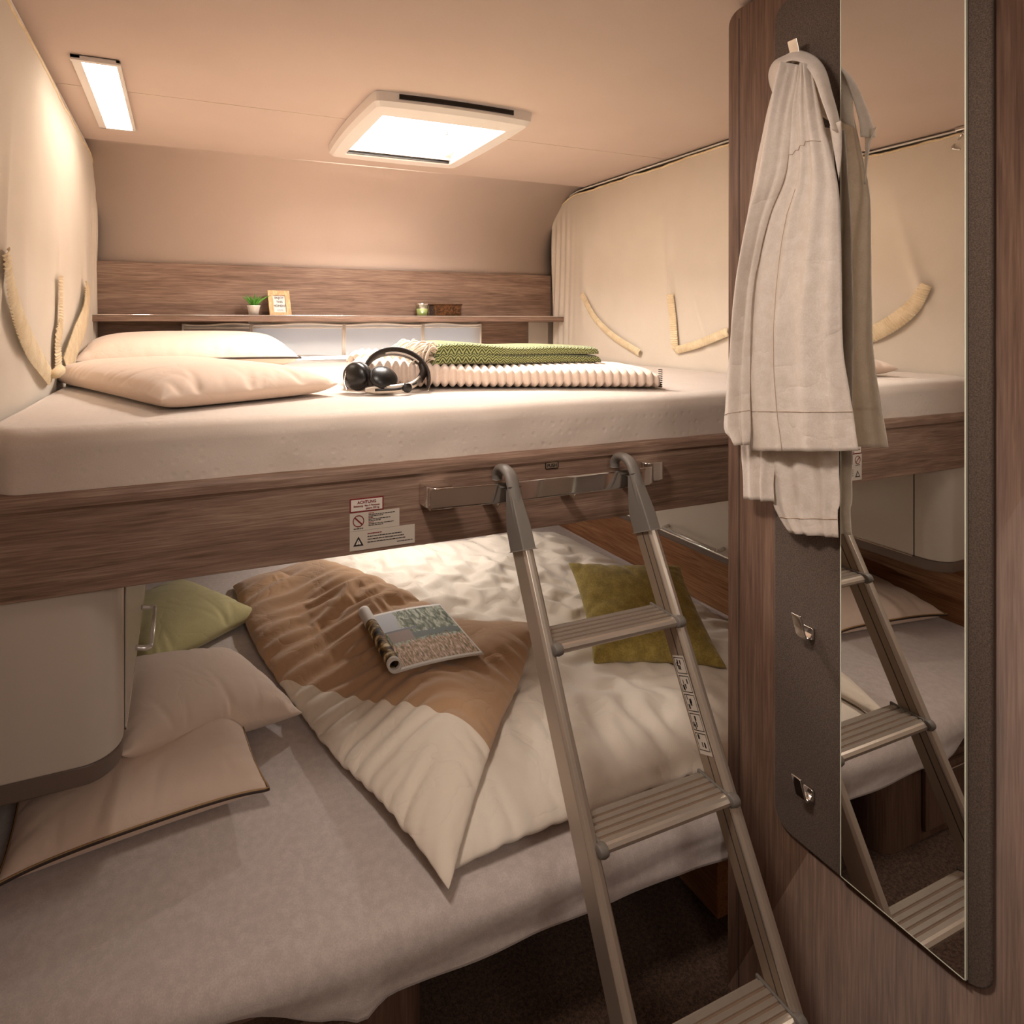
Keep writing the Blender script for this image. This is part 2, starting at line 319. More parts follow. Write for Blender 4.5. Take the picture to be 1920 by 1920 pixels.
def bag(XY, z0, ground, press=.00004, slack=1.0, steps=160, inner=5, thick=.02, grav=.00002, seed=1, fric=.5, anchor=0.0, h0=.12, rough=.006, rs=6, bend=.12, patchy=0):
    ny, nx = XY.shape[:2]; r = np.random.RandomState(seed)
    T0 = np.dstack([XY, np.zeros((ny, nx))]); pr = pairs((ny, nx))
    SM = np.full((ny, nx), slack) if not patchy else 1+(slack-1)*(1+patchy*np.clip(2.2*fbm(XY[..., 0], XY[..., 1], 3.2, seed+9), -1, 1))
    rest = [np.linalg.norm(T0[b]-T0[a], axis=-1)*(SM[a]+SM[b])/2 for a, b in pr]
    em = np.zeros((ny, nx), bool); em[0] = em[-1] = True; em[:, 0] = em[:, -1] = True
    rest = [np.where(em[a] & em[b], rr/slack, rr) for (a, b), rr in zip(pr, rest)]
    jj = np.linspace(-1, 1, nx)[None, :]; ii = np.linspace(-1, 1, ny)[:, None]
    dome = np.sqrt(np.clip((1-jj**2)*(1-ii**2), 0, 1))
    base = z0(XY[..., 0], XY[..., 1]) if callable(z0) else z0
    Tp = T0.copy(); Bp = T0.copy()
    Tp[..., 2] = base+thick*(.5+dome)+r.rand(ny, nx)*thick*.3; Bp[..., 2] = base+thick*(.5-.45*dome)
    edge = np.zeros((ny, nx), bool); edge[0] = edge[-1] = True; edge[:, 0] = edge[:, -1] = True
    Tp[..., 2] += rough*fbm(XY[..., 0], XY[..., 1], rs, seed)
    To, Bo = Tp.copy(), Bp.copy(); A = T0[..., :2].copy()
    for st in range(steps):
        new = []; pl = (press*np.clip(1-(Tp[..., 2]-Bp[..., 2])/h0, -1.5, 1))[..., None]
        for Q, Qo, sg in ((Tp, To, 1), (Bp, Bo, -1)):
            du = np.gradient(Q, axis=1); dv = np.gradient(Q, axis=0); n = np.cross(du, dv); ln = np.linalg.norm(n, axis=-1)[..., None]; n /= ln+1e-12
            vel = (Q-Qo)*.93; Qn = Q+vel+n*sg*pl; Qn[..., 2] -= grav; new.append(Qn)
        To, Bo = Tp, Bp; Tp, Bp = new
        for it in range(inner):
            for Q in (Tp, Bp):
                for (a, b), rr, k in zip(pr, rest, [1]*4+[.35]*4): con(Q, a, b, rr, k)
            av = (Tp[edge]+Bp[edge])/2; Tp[edge] = av; Bp[edge] = av
        for Q, Qo in ((Bp, Bo), (Tp, To)):
            g = ground(Q[..., 0], Q[..., 1])+.002; hit = Q[..., 2] < g
            Q[..., 2] = np.where(hit, g, Q[..., 2]); Q[..., :2] = np.where(hit[..., None], Q[..., :2]*(1-fric)+Qo[..., :2]*fric, Q[..., :2])
        Tp[..., 2] = np.maximum(Tp[..., 2], Bp[..., 2])
        if anchor: Bp[..., :2] += (A-Bp[..., :2])*anchor; Tp[..., :2] += (A-Tp[..., :2])*anchor*.5
        if st % 3 == 0:
            for Q in (Tp, Bp):
                L = np.zeros_like(Q); L[1:-1, 1:-1] = (Q[:-2, 1:-1]+Q[2:, 1:-1]+Q[1:-1, :-2]+Q[1:-1, 2:])/4-Q[1:-1, 1:-1]; Q += bend*L
    return Tp, Bp
def bagmesh(Tp, Bp):
    ny, nx = Tp.shape[:2]; v, f = grid(Tp); idx = {}; V = list(v); n = len(V); F = list(f)
    m = np.zeros((ny, nx), int)
    for i in range(ny):
        for j in range(nx):
            if i in (0, ny-1) or j in (0, nx-1): m[i, j] = i*nx+j
            else: m[i, j] = len(V); V.append(Bp[i, j])
    for i in range(ny-1):
        for j in range(nx-1): F.append((m[i, j], m[i+1, j], m[i+1, j+1], m[i, j+1]))
    return np.array(V), F
def seam(Tp):
    return np.vstack([Tp[0, :], Tp[1:, -1], Tp[-1, ::-1][1:], Tp[::-1, 0][1:-1]])
def pillow_sim(w, h, n=44, press=.00006, steps=190, seed=1, slack=1.0, flat=True, h0=.15):
    nx = n; ny = max(12, int(n*h/w)); X, Y = np.meshgrid(np.linspace(-w/2, w/2, nx), np.linspace(-h/2, h/2, ny))
    XY = np.dstack([X, Y]); gr = (lambda x, y: np.zeros_like(x)) if flat else (lambda x, y: np.full_like(x, -9.))
    Tq, Bq = bag(XY, 0.0, gr, press=press, slack=slack, steps=steps, seed=seed, thick=.05, grav=.00002 if flat else 0, h0=h0, rough=.003, rs=9)
    r = np.random.RandomState(seed+50); D = np.zeros((ny, nx))
    for along, dist in ((X, h/2-Y), (X, h/2+Y), (Y, w/2-X), (Y, w/2+X)):
        for _ in range(int((w if along is X else h)/.032)):
            c = r.uniform(along.min(), along.max()); wd = r.uniform(.005, .010); ln = r.uniform(.035, .10); am = r.uniform(.002, .0075); sk = r.uniform(-.5, .5)
            D -= am*np.exp(-((along-c-sk*dist)/wd)**2)*np.exp(-(dist/ln)**2)*(1-np.exp(-(dist/.012)**2))
    Tq[..., 2] += D; return Tq, Bq
def place(Ps, rot, loc):
    from mathutils import Euler
    R = np.array(Euler([math.radians(a) for a in rot], 'XYZ').to_matrix()); return [p@R.T+np.array(loc) for p in Ps]
def heightfn(layers, x0=-.45, x1=1.95, y0=.7, y1=2.7, c=.012, base=.352):
    nx = int((x1-x0)/c)+1; ny = int((y1-y0)/c)+1; H = np.full((ny, nx), -1e9)
    for L in layers:
        G = np.array(L)
        for a in np.linspace(0, 1, 3)[:2]:
            for b in np.linspace(0, 1, 3)[:2]:
                Q = (G[:-1, :-1]*(1-a)*(1-b)+G[1:, :-1]*a*(1-b)+G[:-1, 1:]*(1-a)*b+G[1:, 1:]*a*b).reshape(-1, 3)
                i = np.clip(((Q[:, 1]-y0)/c).astype(int), 0, ny-1); j = np.clip(((Q[:, 0]-x0)/c).astype(int), 0, nx-1); np.maximum.at(H, (i, j), Q[:, 2])
    H[H < -1e8] = base
    Hs = H.copy(); Hs[1:-1, 1:-1] = np.maximum(H[1:-1, 1:-1], (H[:-2, 1:-1]+H[2:, 1:-1]+H[1:-1, :-2]+H[1:-1, 2:])/4); H = Hs
    def fn(x, y):
        fx = np.clip((x-x0)/c-.5, 0, nx-1.001); fy = np.clip((y-y0)/c-.5, 0, ny-1.001); j = fx.astype(int); i = fy.astype(int); a = fx-j; b = fy-i
        return (H[i, j]*(1-a)+H[i, j+1]*a)*(1-b)+(H[i+1, j]*(1-a)+H[i+1, j+1]*a)*b
    return fn
# ================================================================ STRUCTURE
XL, XR, YB, YF, ZT = -.40, 1.88, 2.62, -1.3, 2.03
def st(name, vf, mat, **k): return tag(O(name, vf, mat, **k), kind='structure')
st('floor', box(XL-.05, XR+.05, YF-.05, YB+.05, -.04, 0), M['carpet'], smooth=False)
st('wall_left', box(XL-.04, XL, YF-.04, YB+.04, 0, ZT+.05), M['wallp'], smooth=False)
st('wall_right', box(XR, XR+.04, YF-.04, YB+.04, 0, ZT+.05), M['wallp'], smooth=False)
st('wall_front', box(XL-.04, XR+.04, YF-.04, YF, 0, ZT+.05), M['wallp'], smooth=False)
# back wall with the window opening x 0..1.40, z 1.19..1.38
WX0, WX1, WZ0, WZ1 = .27, 1.38, 1.20, 1.375
st('wall_back', join(box(XL, WX0, YB, YB+.04, 0, 1.9), box(WX1, XR, YB, YB+.04, 0, 1.9), box(WX0, WX1, YB, YB+.04, 0, WZ0), box(WX0, WX1, YB, YB+.04, WZ1, 1.9)), M['wallp'], smooth=False)
# ceiling: flat, then a soft curve down to the back wall, with the hatch opening
HX0, HX1, HY0, HY1 = .535, .985, 1.60, 2.08
yc = 2.34; rad = .28
def ceil_part(xa, xb, ya, yb_):
    return box(xa, xb, ya, yb_, ZT, ZT+.03)
cp = [ceil_part(XL, XR, YF, HY0), ceil_part(XL, HX0, HY0, HY1), ceil_part(HX1, XR, HY0, HY1), ceil_part(XL, XR, HY1, yc+.01)]
G = []
for x in (XL, XR):
    row = [(x, yc+rad*math.sin(a), ZT-(rad*1.15)*(1-math.cos(a))) for a in np.linspace(0, math.pi/2, 24)]; row.append((x, YB-.002, 1.55)); G.append(row)
st('ceiling', join(*cp), M['ceiling'], smooth=False)
v, f = grid(G); st('wall_back_upper', (v, f), M['ceiling'], solid=.02, soff=-1)
st('roof_leak_cap', box(XL, XR, yc, YB+.04, ZT+.03, ZT+.05), M['ceiling'], smooth=False)  # unseen roof slab, added to stop sky light leaking in above the curve
st('trim_1', box(XL, XR, 1.825, 1.828, ZT-.0012, ZT+.001), M['wallp'], smooth=False)
# partition
PX = 1.065
st('wall_partition', prism(rrect(.10, .911, 0.0, 2.022, [.028, .0, .0, .0]), 0, PX, PX+.03), M['wood_z'], bevel=.004)
st('trim_2', box(PX-.0008, PX+.001, .8840, .8856, 0, 2.0), M['groove'], smooth=False)
# lower side wall wood panels
st('trim_3', box(XL, XL+.02, .75, YB, .30, .70), M['wood_y'], smooth=False)
st('trim_4', box(1.80, XR, .80, YB, .30, .70), M['wood_y'], smooth=False)
# ================================================================ WINDOW
w1 = T('window_1', None, None, ((WX0+WX1)/2, YB, WZ0), kind='structure')
O('window_frame', join(box(WX0, WX1, YB-.012, YB+.03, WZ0, WZ0+.014), box(WX0, WX1, YB-.012, YB+.03, WZ1-.012, WZ1), box(WX0, WX0+.015, YB-.012, YB+.03, WZ0, WZ1), box(WX1-.015, WX1, YB-.012, YB+.03, WZ0, WZ1)), M['white'], w1, bevel=.002)
O('window_glass', box(WX0+.01, WX1-.01, YB+.03, YB+.034, WZ0+.01, WZ1-.01), M['glass'], w1, smooth=False)
zz = np.linspace(WZ0+.034, WZ1-.008, 34)
O('pleated_blind', grid([[(WX0+.012, YB+.012+.004*(k % 2), z) for k, z in enumerate(zz)], [(WX1-.012, YB+.012+.004*(k % 2), z) for k, z in enumerate(zz)]]), M['blind'], w1, smooth=False)
O('blind_rail', box(WX0+.012, WX1-.012, YB+.006, YB+.02, WZ0+.028, WZ0+.036), M['white'], w1, bevel=.002)
# ================================================================ WALL SHELF
SX0, SX1 = XL+.07, 1.80
sh = T('wall_shelf', 'long wooden shelf with chrome front edge on the back wall above the window', 'shelf', (.7, YB-.02, 1.40))
O('back_panel', box(SX0, SX1, YB-.022, YB-.003, 1.40, 1.625), M['wood_x'], sh, bevel=.003)
O('shelf_board', box(SX0, SX1, 2.50, YB-.022, 1.387, 1.402), M['wood_x'], sh, bevel=.002)
O('front_lip', box(SX0, SX1, 2.488, 2.50, 1.384, 1.408), M['wood_x'], sh, bevel=.003)
tag(O('edge_strip', box(SX0, SX1, 2.4865, 2.502, 1.408, 1.4125), M['chrome'], sh, bevel=.0015), 'chrome edge strip')
lp = T('wall_panel', 'wooden wall panel around the window below the shelf', 'wall panel', (.7, YB-.02, 1.2))
O('side_panel', box(SX0, WX0-.001, YB-.02, YB-.002, 1.10, 1.384), M['wood_x'], lp, bevel=.002)
O('side_panel', box(WX1+.001, 1.66, YB-.02, YB-.002, 1.10, 1.384), M['wood_x'], lp, bevel=.002)
O('end_panel', box(1.662, 1.78, YB-.026, YB-.002, 1.10, 1.384), M['cab'], lp, bevel=.003)
# mesh pockets
mp = T('mesh_pocket_strip', 'strip of pale net pockets with white piping hanging under the shelf', 'mesh pockets', (.7, 2.58, 1.38))
edges = [.002, .279, .686, 1.071, 1.383]
for k in range(4):
    a, b_ = edges[k]+.004, edges[k+1]-.004; zb = 1.345 if k == 0 else 1.225
    zb = 1.235
    G = [[(x, 2.586-.006*math.sin((z-1.2)*14)+.002*math.sin(x*40+k), z-.004*math.sin((x-a)/(b_-a)*math.pi*2+k)) for x in np.linspace(a, b_, 24)] for z in np.linspace(zb, 1.372, 12)]
    O('net_pocket', grid(G), M['net'], mp)
    O('piping', join(tube([(x, 2.582, 1.372-.004*math.sin((x-a)/(b_-a)*math.pi*2+k)) for x in np.linspace(a, b_, 24)], .0045, 6), tube([(x, 2.582, 1.358) for x in np.linspace(a, b_, 8)], .0035, 6), tube([(a, 2.582, zb), (a, 2.582, 1.375)], .005, 6), tube([(b_, 2.582, zb), (b_, 2.582, 1.375)], .005, 6)), M['pot'], mp)
# ================================================================ HATCH
ht = T('roof_hatch', 'white plastic roof hatch with open blinds in the middle of the ceiling', 'roof hatch', (.76, 1.85, ZT))
def ring(outer, inner): # lists of equal length 3-D loops
    G = [outer, inner]; return grid(G, closeu=True)
def loop(x0, x1, y0, y1, r, z, bulge=0, n=6):
    p = rrect(x0, x1, y0, y1, r, n); out = []
    cx, cy = (x0+x1)/2, (y0+y1)/2
    for a, b in p:
        tx = (a-cx)/(x1-x0)*2; ty = (b-cy)/(y1-y0)*2
        out.append((a+bulge*tx*(1-ty*ty), b+bulge*ty*(1-tx*tx), z))
    return out
# outline with extra points along the sides so that the bulge is smooth
def loopb(x0, x1, y0, y1, z, bulge, r=.02, m=10):
    base = []; c = [(x1-r, y0, x1, y0+r), (x1, y1-r, x1-r, y1), (x0+r, y1, x0, y1-r), (x0, y0+r, x0+r, y0)]
    cx, cy = (x0+x1)/2, (y0+y1)/2; pts = []
    for k in range(4):
        ax, ay, bx, by = c[k]; nx_, ny_ = c[(k+1) % 4][:2]; mid = ((x1, y0), (x1, y1), (x0, y1), (x0, y0))[k]
        for s in np.linspace(0, 1, 5): pts.append(((1-s)**2*ax+2*s*(1-s)*mid[0]+s*s*bx, (1-s)**2*ay+2*s*(1-s)*mid[1]+s*s*by))
        for s in np.linspace(0, 1, m+2)[1:-1]: pts.append((bx+(nx_-bx)*s, by+(ny_-by)*s))
    out = []
    for a, b in pts:
        tx = (a-cx)/(x1-x0)*2; ty = (b-cy)/(y1-y0)*2; out.append((a+bulge*tx*(1-ty*ty), b+bulge*ty*(1-tx*tx), z))
    return out
hx0, hx1, hy0, hy1 = .505, 1.02, 1.565, 2.13
ix0, ix1, iy0, iy1 = .553, .957, 1.632, 2.05
L = [loopb(hx0, hx1, hy0, hy1, ZT-.002, .012), loopb(hx0+.002, hx1-.002, hy0+.002, hy1-.002, ZT-.028, .012), loopb(hx0+.012, hx1-.012, hy0+.014, hy1-.014, ZT-.040, .010), loopb(ix0-.004, ix1+.004, iy0-.004, iy1+.004, ZT-.046, .0, .008), loopb(ix0, ix1, iy0, iy1, ZT-.042, 0, .006), loopb(ix0, ix1, iy0, iy1, ZT+.10, 0, .006)]
O('frame', grid(L, closeu=True), M['white'], ht, smooth=False)
tag(O('vent_slot', grid([[(x, hy0-.012*(1-((x-(hx0+hx1)/2)/(hx1-hx0)*2)**2)-.0012, z) for x in np.linspace(.575, .945, 20)] for z in (ZT-.020, ZT-.006)]), M['dark'], ht, solid=.002), 'dark ventilation slot')
for yy, za, zb2, mm in ((iy0+.003, ZT-.043, ZT-.036, 'black'), (iy1-.004, ZT-.043, ZT-.030, 'black'), (iy1-.020, ZT-.036, ZT-.024, 'alu')): O('blind_rail', box(ix0+.001, ix1-.001, yy-.003, yy+.003, za, zb2), M[mm], ht, bevel=.001)
O('blind_rail', tube([(ix0+.001, iy0+.075, ZT+.03), (ix1-.07, iy0+.075, ZT+.03)], .007, 12), M['alu2'], ht)
O('blind_cassette', box(ix0+.001, ix1-.001, iy1-.05, iy1-.012, ZT-.010, ZT+.012), M['white'], ht, bevel=.006)
O('side_channel', box(ix1-.02, ix1-.002, iy0+.002, iy1-.002, ZT-.02, ZT-.008), M['white'], ht, bevel=.003)
O('latch_bar', tube([(ix0+.03, 1.93, ZT+.04), (ix1-.03, 1.93, ZT+.04)], .006, 10), M['white'], ht)
for xx in (ix0+.035, ix1-.06): O('latch', lathe((xx, 1.93, ZT+.04), [(.014, -.012), (.017, -.008), (.017, .012), (.012, .016)], 20, 0), M['white'], ht)
for xx in (ix0+.05, ix1-.065): O('latch_ring', lathe((xx, 1.93, ZT+.04), [(.0175, -.002), (.0175, .002)], 20, 0), M['black'], ht)
O('dome', box(ix0-.01, ix1+.01, iy0-.01, iy1+.01, ZT+.10, ZT+.105), M['glass'], ht, smooth=False)
# ================================================================ CEILING LIGHTS
def ceil_light(x0, x1, y0, y1, label):
    t_ = T('ceiling_light', label, 'ceiling light', ((x0+x1)/2, (y0+y1)/2, ZT))
    O('housing', join(box(x0, x1, y0, y0+.012, ZT-.014, ZT-.001), box(x0, x1, y1-.006, y1, ZT-.010, ZT-.001), box(x0, x0+.022, y0, y1, ZT-.010, ZT-.001), box(x1-.010, x1, y0, y1, ZT-.010, ZT-.001), box(x0, x1, y0, y1, ZT-.004, ZT-.001)), M['white'], t_, bevel=.001)
    tag(O('diffuser', box(x0+.0225, x1-.0105, y0+.0125, y1-.0065, ZT-.0095, ZT-.0045), M['diff'], t_, smooth=False), 'glowing white diffuser')
ceil_light(-.252, -.142, 1.612, 2.165, 'slim rectangular ceiling light glowing white beside the left curtain')
# ================================================================ CURTAINS
def sm(a, b, x): t_ = np.clip((x-a)/(b-a), 0, 1); return t_*t_*(3-2*t_)
def ribbon(path, wdt, nrm, amp=.005, pitch=.008, puff=.005):
    """gathered elastic band along a path; nrm points into the room"""
    path = np.array(path, float); L = np.r_[0, np.cumsum(np.linalg.norm(np.diff(path, axis=0), axis=1))]
    n = int(L[-1]/.0022)+2; s = np.linspace(0, L[-1], n); p = np.stack([np.interp(s, L, path[:, k]) for k in range(3)], 1)
    tg = np.gradient(p, axis=0); tg /= np.linalg.norm(tg, axis=1)[:, None]; nr = np.array(nrm, float); sd = np.cross(tg, nr); sd /= np.linalg.norm(sd, axis=1)[:, None]
    G = []; K = 11; ph = np.cumsum(.6+.8*np.random.RandomState(3).rand(n))*.0022*2*math.pi/pitch
    ww = wdt if not np.isscalar(wdt) else np.full(n, wdt); ww = np.interp(np.linspace(0, 1, n), np.linspace(0, 1, len(ww)), ww)
    for q in np.linspace(-1, 1, K):
        off = puff*(1-q*q)+amp*.5*np.sin(ph+q*.7)*(.5+.7*abs(q)); wv = 1+.07*np.sin(ph*1.0+1.3*q)*abs(q)**2
        G.append(p+sd*(q*ww/2*wv)[:, None]+nr*(off+.002)[:, None])
    return grid(G)
def curtain(name, label, x, sgn, y0, y1, straps, wr_pts):
    ny, nz = 260, 110; Y, Z = np.meshgrid(np.linspace(y0, y1, ny), np.linspace(1.19, 2.005, nz))
    D = .003*np.sin(Y*23+1.5*np.sin(Z*3))*sm(1.9, 1.3, Z)+.004*fbm(Y, Z*.35, 2.2, 3)
    D += .006*np.sin((Y-y1)*150+2*np.sin(Z*4))*sm(y1-.22, y1, Y)*sm(2.02, 1.8, Z)
    for (yy, z0_, lean, wd, am) in wr_pts:
        yl = yy+(Z-z0_)*lean; D += am*np.exp(-((Y-yl)/(wd*(1+2*np.clip(Z-z0_, 0, 1))))**2)*sm(z0_-.25, z0_, Z)*np.exp(-np.clip(Z-z0_, 0, 9)/.16)
    D += .03*sm(y1-.05, y1+.02, Y)*sm(1.9, 2.0, Z)*1.0
    top = -.006*(fbm(Y[0], Y[0]*0, 14, 5)+.3); ZZ = Z+top[None, :]*sm(1.9, 2.005, Z)-(.055*sm(y1-.22, y1, Y)**1.5)*sm(1.5, 2.0, Z)
    X = x+sgn*D; root = O(name, grid(np.dstack([X, Y, ZZ])), M['curtain'], None, solid=.0015, origin=(x, (y0+y1)/2, 1.19)); tag(root, label, 'curtain')
    O('top_hem', tube(np.stack([X[-1], Y[-1], ZZ[-1]], 1)[::3], .0045, 8), M['strap'], root)
    O('curtain_track', tube([(x-sgn*.004, yy, 2.02 - .06*max(0, (yy-y1+.22)/.22)**1.6) for yy in np.linspace(y0, y1, 30)], .004, 8), M['white'], root)
    for s_ in straps:
        pts, wd = s_; pp = np.array([P(u, v, 0, x+sgn*.012) for u, v in pts]); O('tie_band', ribbon(spl(pp, 60), wd, (sgn, 0, 0)), M['strap'], root)
    return root
lc = curtain('side_curtain', 'cream privacy curtain stretched along the left wall with gathered ties', -.316, 1, 1.13, 2.60,
        [([(8, 470), (22, 560), (50, 640), (92, 708)], [.035, .055, .06, .05, .04]), ([(112, 518), (112, 600), (107, 640), (108, 695)], [.04, .04, .06, .08]), ([(163, 540), (158, 590), (140, 640), (120, 700)], [.09, .09, .10, .10])],
        [(1.30, 1.53, .25, .018, .010), (1.83, 1.53, 0, .02, .007), (2.30, 1.5, .02, .03, .008), (1.45, 1.42, .1, .03, .006)])
rc = curtain('side_curtain', 'cream privacy curtain along the right wall beside the wooden partition', 1.80, -1, 1.13, 2.585,
        [([(1092, 552), (1115, 595), (1150, 630), (1200, 662)], .03), ([(1257, 552), (1262, 600), (1266, 655)], .034), ([(1268, 657), (1310, 645), (1366, 622)], .03)],
        [(2.33, 1.52, 0, .02, .009), (1.79, 1.52, .1, .014, .013), (1.65, 1.38, .35, .02, .010), (1.52, 1.36, .35, .02, .008)])
# knot where the left bands meet and hook with ring at the near end of the rail
kn = P(103, 700, 0, -.295); O('tie_knot', tube(spl([kn+(0, -.035, -.004), kn+(.01, 0, .006), kn+(.004, .045, .012)], 12), [.005, .010, .012, .013, .013, .013, .013, .012, .011, .010, .008, .004], 12), M['strap'], lc)
hk = T('curtain_hook', 'small chrome curtain end hook at the ceiling, seen in the mirror', 'hook', (-.316, 1.16, 2.01))
O('mount_plate', box(-.335, -.300, 1.15, 1.19, 2.015, 2.028), M['chrome'], hk, bevel=.003)
O('hook_wire', tube(spl([(-.317, 1.165, 2.016), (-.300, 1.17, 2.0), (-.32, 1.19, 1.985), (-.31, 1.20, 1.965), (-.318, 1.18, 1.955)], 30), .004, 8), M['chrome'], hk)
# ================================================================ UPPER BUNK
BY = 1.105
bk = T('upper_bunk', 'upper bunk bed frame with wood grain front board across the room', 'bunk bed', (.7, BY, .93))
bz0, bz1 = ZC-.4076*BY, ZC-.2538*BY
prof = [(BY, bz0), (BY, bz1-.030), (BY-.0035, bz1-.024), (BY-.003, bz1-.010), (BY+.002, bz1-.002), (BY+.014, bz1), (BY+.028, bz1), (BY+.028, bz0)]
O('front_board', prism(prof[::-1], 0, XL+.02, 1.86), M['wood_x'], bk, smooth=False, bevel=.0012)
O('base_board', box(XL+.02, 1.86, BY+.028, YB-.005, bz0+.03, bz0+.055), M['white'], bk, smooth=False)
# grab rail
gy = 1.045
gr = []
xs = np.r_[np.linspace(.452, .56, 12), np.linspace(.60, .93, 6), np.linspace(.965, 1.055, 12)]
def gdep(x): return BY-.004-(BY-.004-gy)*((.86+.14*sm(.47, .62, x)))*(1-sm(.985, 1.06, x)*1.0)
zt, zb_ = ZC-.298*1.09, ZC-.298*1.09-.040
G = []
for x in xs:
    y = float(gdep(x)); G.append([(x, y, zb_), (x, y-.001, zb_+.004), (x, y-.001, zt-.004), (x, y, zt), (x, y+.006, zt), (x, y+.006, zb_)])
v, f = grid(G, closeu=True)
tag(O('grab_rail', (v, f+[(0, 1, 2, 3, 4, 5), tuple(len(v)-6+k for k in range(6))[::-1]]), M['chrome'], bk, bevel=.001), 'polished chrome rail')
tag(O('rail_end_cap', prism(rrect(.450, .505, BY-.0005-.052, BY-.0005, [.004, .004, .028, .008]), 2, zb_-.001, zt+.001), M['chrome'], bk, bevel=.002), 'chrome end block')
tag(O('rail_end_cap', prism(rrect(1.0, 1.065, BY-.0005-.034, BY-.0005, [.004, .004, .02, .026]), 2, zb_-.001, zt+.001), M['chrome'], bk, bevel=.002), 'chrome end block')
for xx in (.60, .79, .96): O('rail_bracket', join(box(xx-.012, xx+.012, BY-.03, BY-.0005, zb_-.008, zb_-.002), tube([(xx, BY-.028, zb_-.004), (xx+.012, BY-.03, zb_-.016), (xx+.02, BY-.028, zb_-.008)], .004, 8)), M['alu2'], bk, bevel=.001)
# stickers / texts on the board
def textmesh(s, size, loc, parent, mat, name='lettering', rot=(math.pi/2, 0, 0), sp=1.0, align='LEFT', bold=0):
    c = bpy.data.curves.new('t', 'FONT'); c.body = s; c.size = size; c.space_character = sp; c.align_x = align; c.extrude = .0001; c.offset = bold
    o = bpy.data.objects.new('t', c); COL.objects.link(o); bpy.context.view_layer.update()
    me = bpy.data.meshes.new_from_object(o.evaluated_get(bpy.context.evaluated_depsgraph_get())); bpy.data.objects.remove(o)
    from mathutils import Euler
    R = np.array(Euler(rot).to_matrix()); v = np.array([q.co[:] for q in me.vertices])@R.T+np.array(loc); f = [tuple(p.vertices) for p in me.polygons]; bpy.data.meshes.remove(me)
    return O(name, (v, f), mat, parent, smooth=False)
def bx_(u, v): return P(u, v, 1, BY-.0012)
ys = BY-.0004
def card(x0, x1, z0, z1, y=ys, t_=.0006): return box(x0, x1, y-t_, y, z0, z1)
s1 = O('warning_sticker', card(.305, .374, 1.011, 1.038), M['red'], bk, smooth=False); tag(s1, 'red bordered sticker')
O('sticker_paper', card(.3075, .3715, 1.0135, 1.0355, ys-.0006, .0003), M['paper'], s1, smooth=False)
textmesh('ACHTUNG', .0078, (.3395, ys-.0012, 1.0275), s1, M['red'], align='CENTER', bold=.0002)
textmesh('Belastung:  Max 2 Personen', .0048, (.3395, ys-.0012, 1.0215), s1, M['red'], align='CENTER', bold=.0001)
textmesh('gesamt 200 kg', .0048, (.3510, ys-.0012, 1.0162), s1, M['red'], align='CENTER', bold=.0001)
s2 = O('warning_sticker', card(.305, .4075, .975, 1.010, ys-.0001), M['stick'], bk, smooth=False); tag(s2, 'grey sticker with a crossed circle')
def ringflat(cx, cz, r0, r1, y, n=32):
    A = [(cx+r0*math.cos(a), y, cz+r0*math.sin(a)) for a in np.arange(n)*2*math.pi/n]; B = [(cx+r1*math.cos(a), y, cz+r1*math.sin(a)) for a in np.arange(n)*2*math.pi/n]; return grid([A, B], closeu=True)
cxs, czs = .3225, .994
O('forbidden_mark', join(ringflat(cxs, czs, .0098, .0115, ys-.0012), ([(cxs-.0085, ys-.0012, czs+.0065), (cxs-.0070, ys-.0012, czs+.0085), (cxs+.0085, ys-.0012, czs-.0065), (cxs+.0070, ys-.0012, czs-.0085)], [(0, 1, 2, 3)])), M['red'], s2, smooth=False)
def dashes(x0, x1, z, h, y, seed):
    r = random.Random(seed); ms = []; x = x0
    while x < x1-.002:
        l = r.uniform(.002, .007); l = min(l, x1-x); ms.append(box(x, x+l, y-.0002, y, z, z+h)); x += l+.0009
    return join(*ms)
O('small_print', join(*[dashes(.343, .343+r_, z, .0014, ys-.0008, k) for k, (z, r_) in enumerate(((1.0035, .055), (1.0005, .03), (.9945, .048), (.9915, .025), (.9855, .052), (.9825, .03)))]), M['ink'], s2, smooth=False)
O('small_print', join(*[dashes(.343, .354, z, .0014, ys-.0008, k+20) for k, z in enumerate((1.0065, .9975, .9885))]), M['red'], s2, smooth=False)
O('small_print', dashes(.313, .332, .9785, .0016, ys-.0008, 40), M['ink'], s2, smooth=False)
s3 = O('warning_sticker', card(.305, .4405, .937, .9745, ys), M['stick'], bk, smooth=False); tag(s3, 'grey sticker with a warning triangle')
tr0, tz0 = .3225, .9455
O('triangle_mark', prism([(tz0, tr0-.0105), (tz0+.0185, tr0), (tz0, tr0+.0105)][::-1], 1, ys-.0009, ys-.0007), M['ink'], s3, smooth=False)
O('triangle_inner', prism([(tz0+.003, tr0-.0055), (tz0+.013, tr0), (tz0+.003, tr0+.0055)][::-1], 1, ys-.0012, ys-.0009), M['paper'], s3, smooth=False)
textmesh('!', .010, (tr0, ys-.0014, tz0+.0035), s3, M['ink'], align='CENTER')
O('small_print', dashes(.341, .37, .9665, .0018, ys-.0008, 50), M['red'], s3, smooth=False)
O('small_print', join(dashes(.341, .412, .9610, .0016, ys-.0008, 51), dashes(.341, .417, .9555, .0016, ys-.0008, 52), dashes(.341, .420, .9500, .0016, ys-.0008, 53), dashes(.402, .438, .9440, .0014, ys-.0008, 54)), M['ink'], s3, smooth=False)
pb = O('push_plate', prism(rrect(1.0568, 1.0728, .7495, .7835, .003), 1, ys-.001, ys), M['black'], bk, smooth=False); tag(pb, 'black framed push badge')
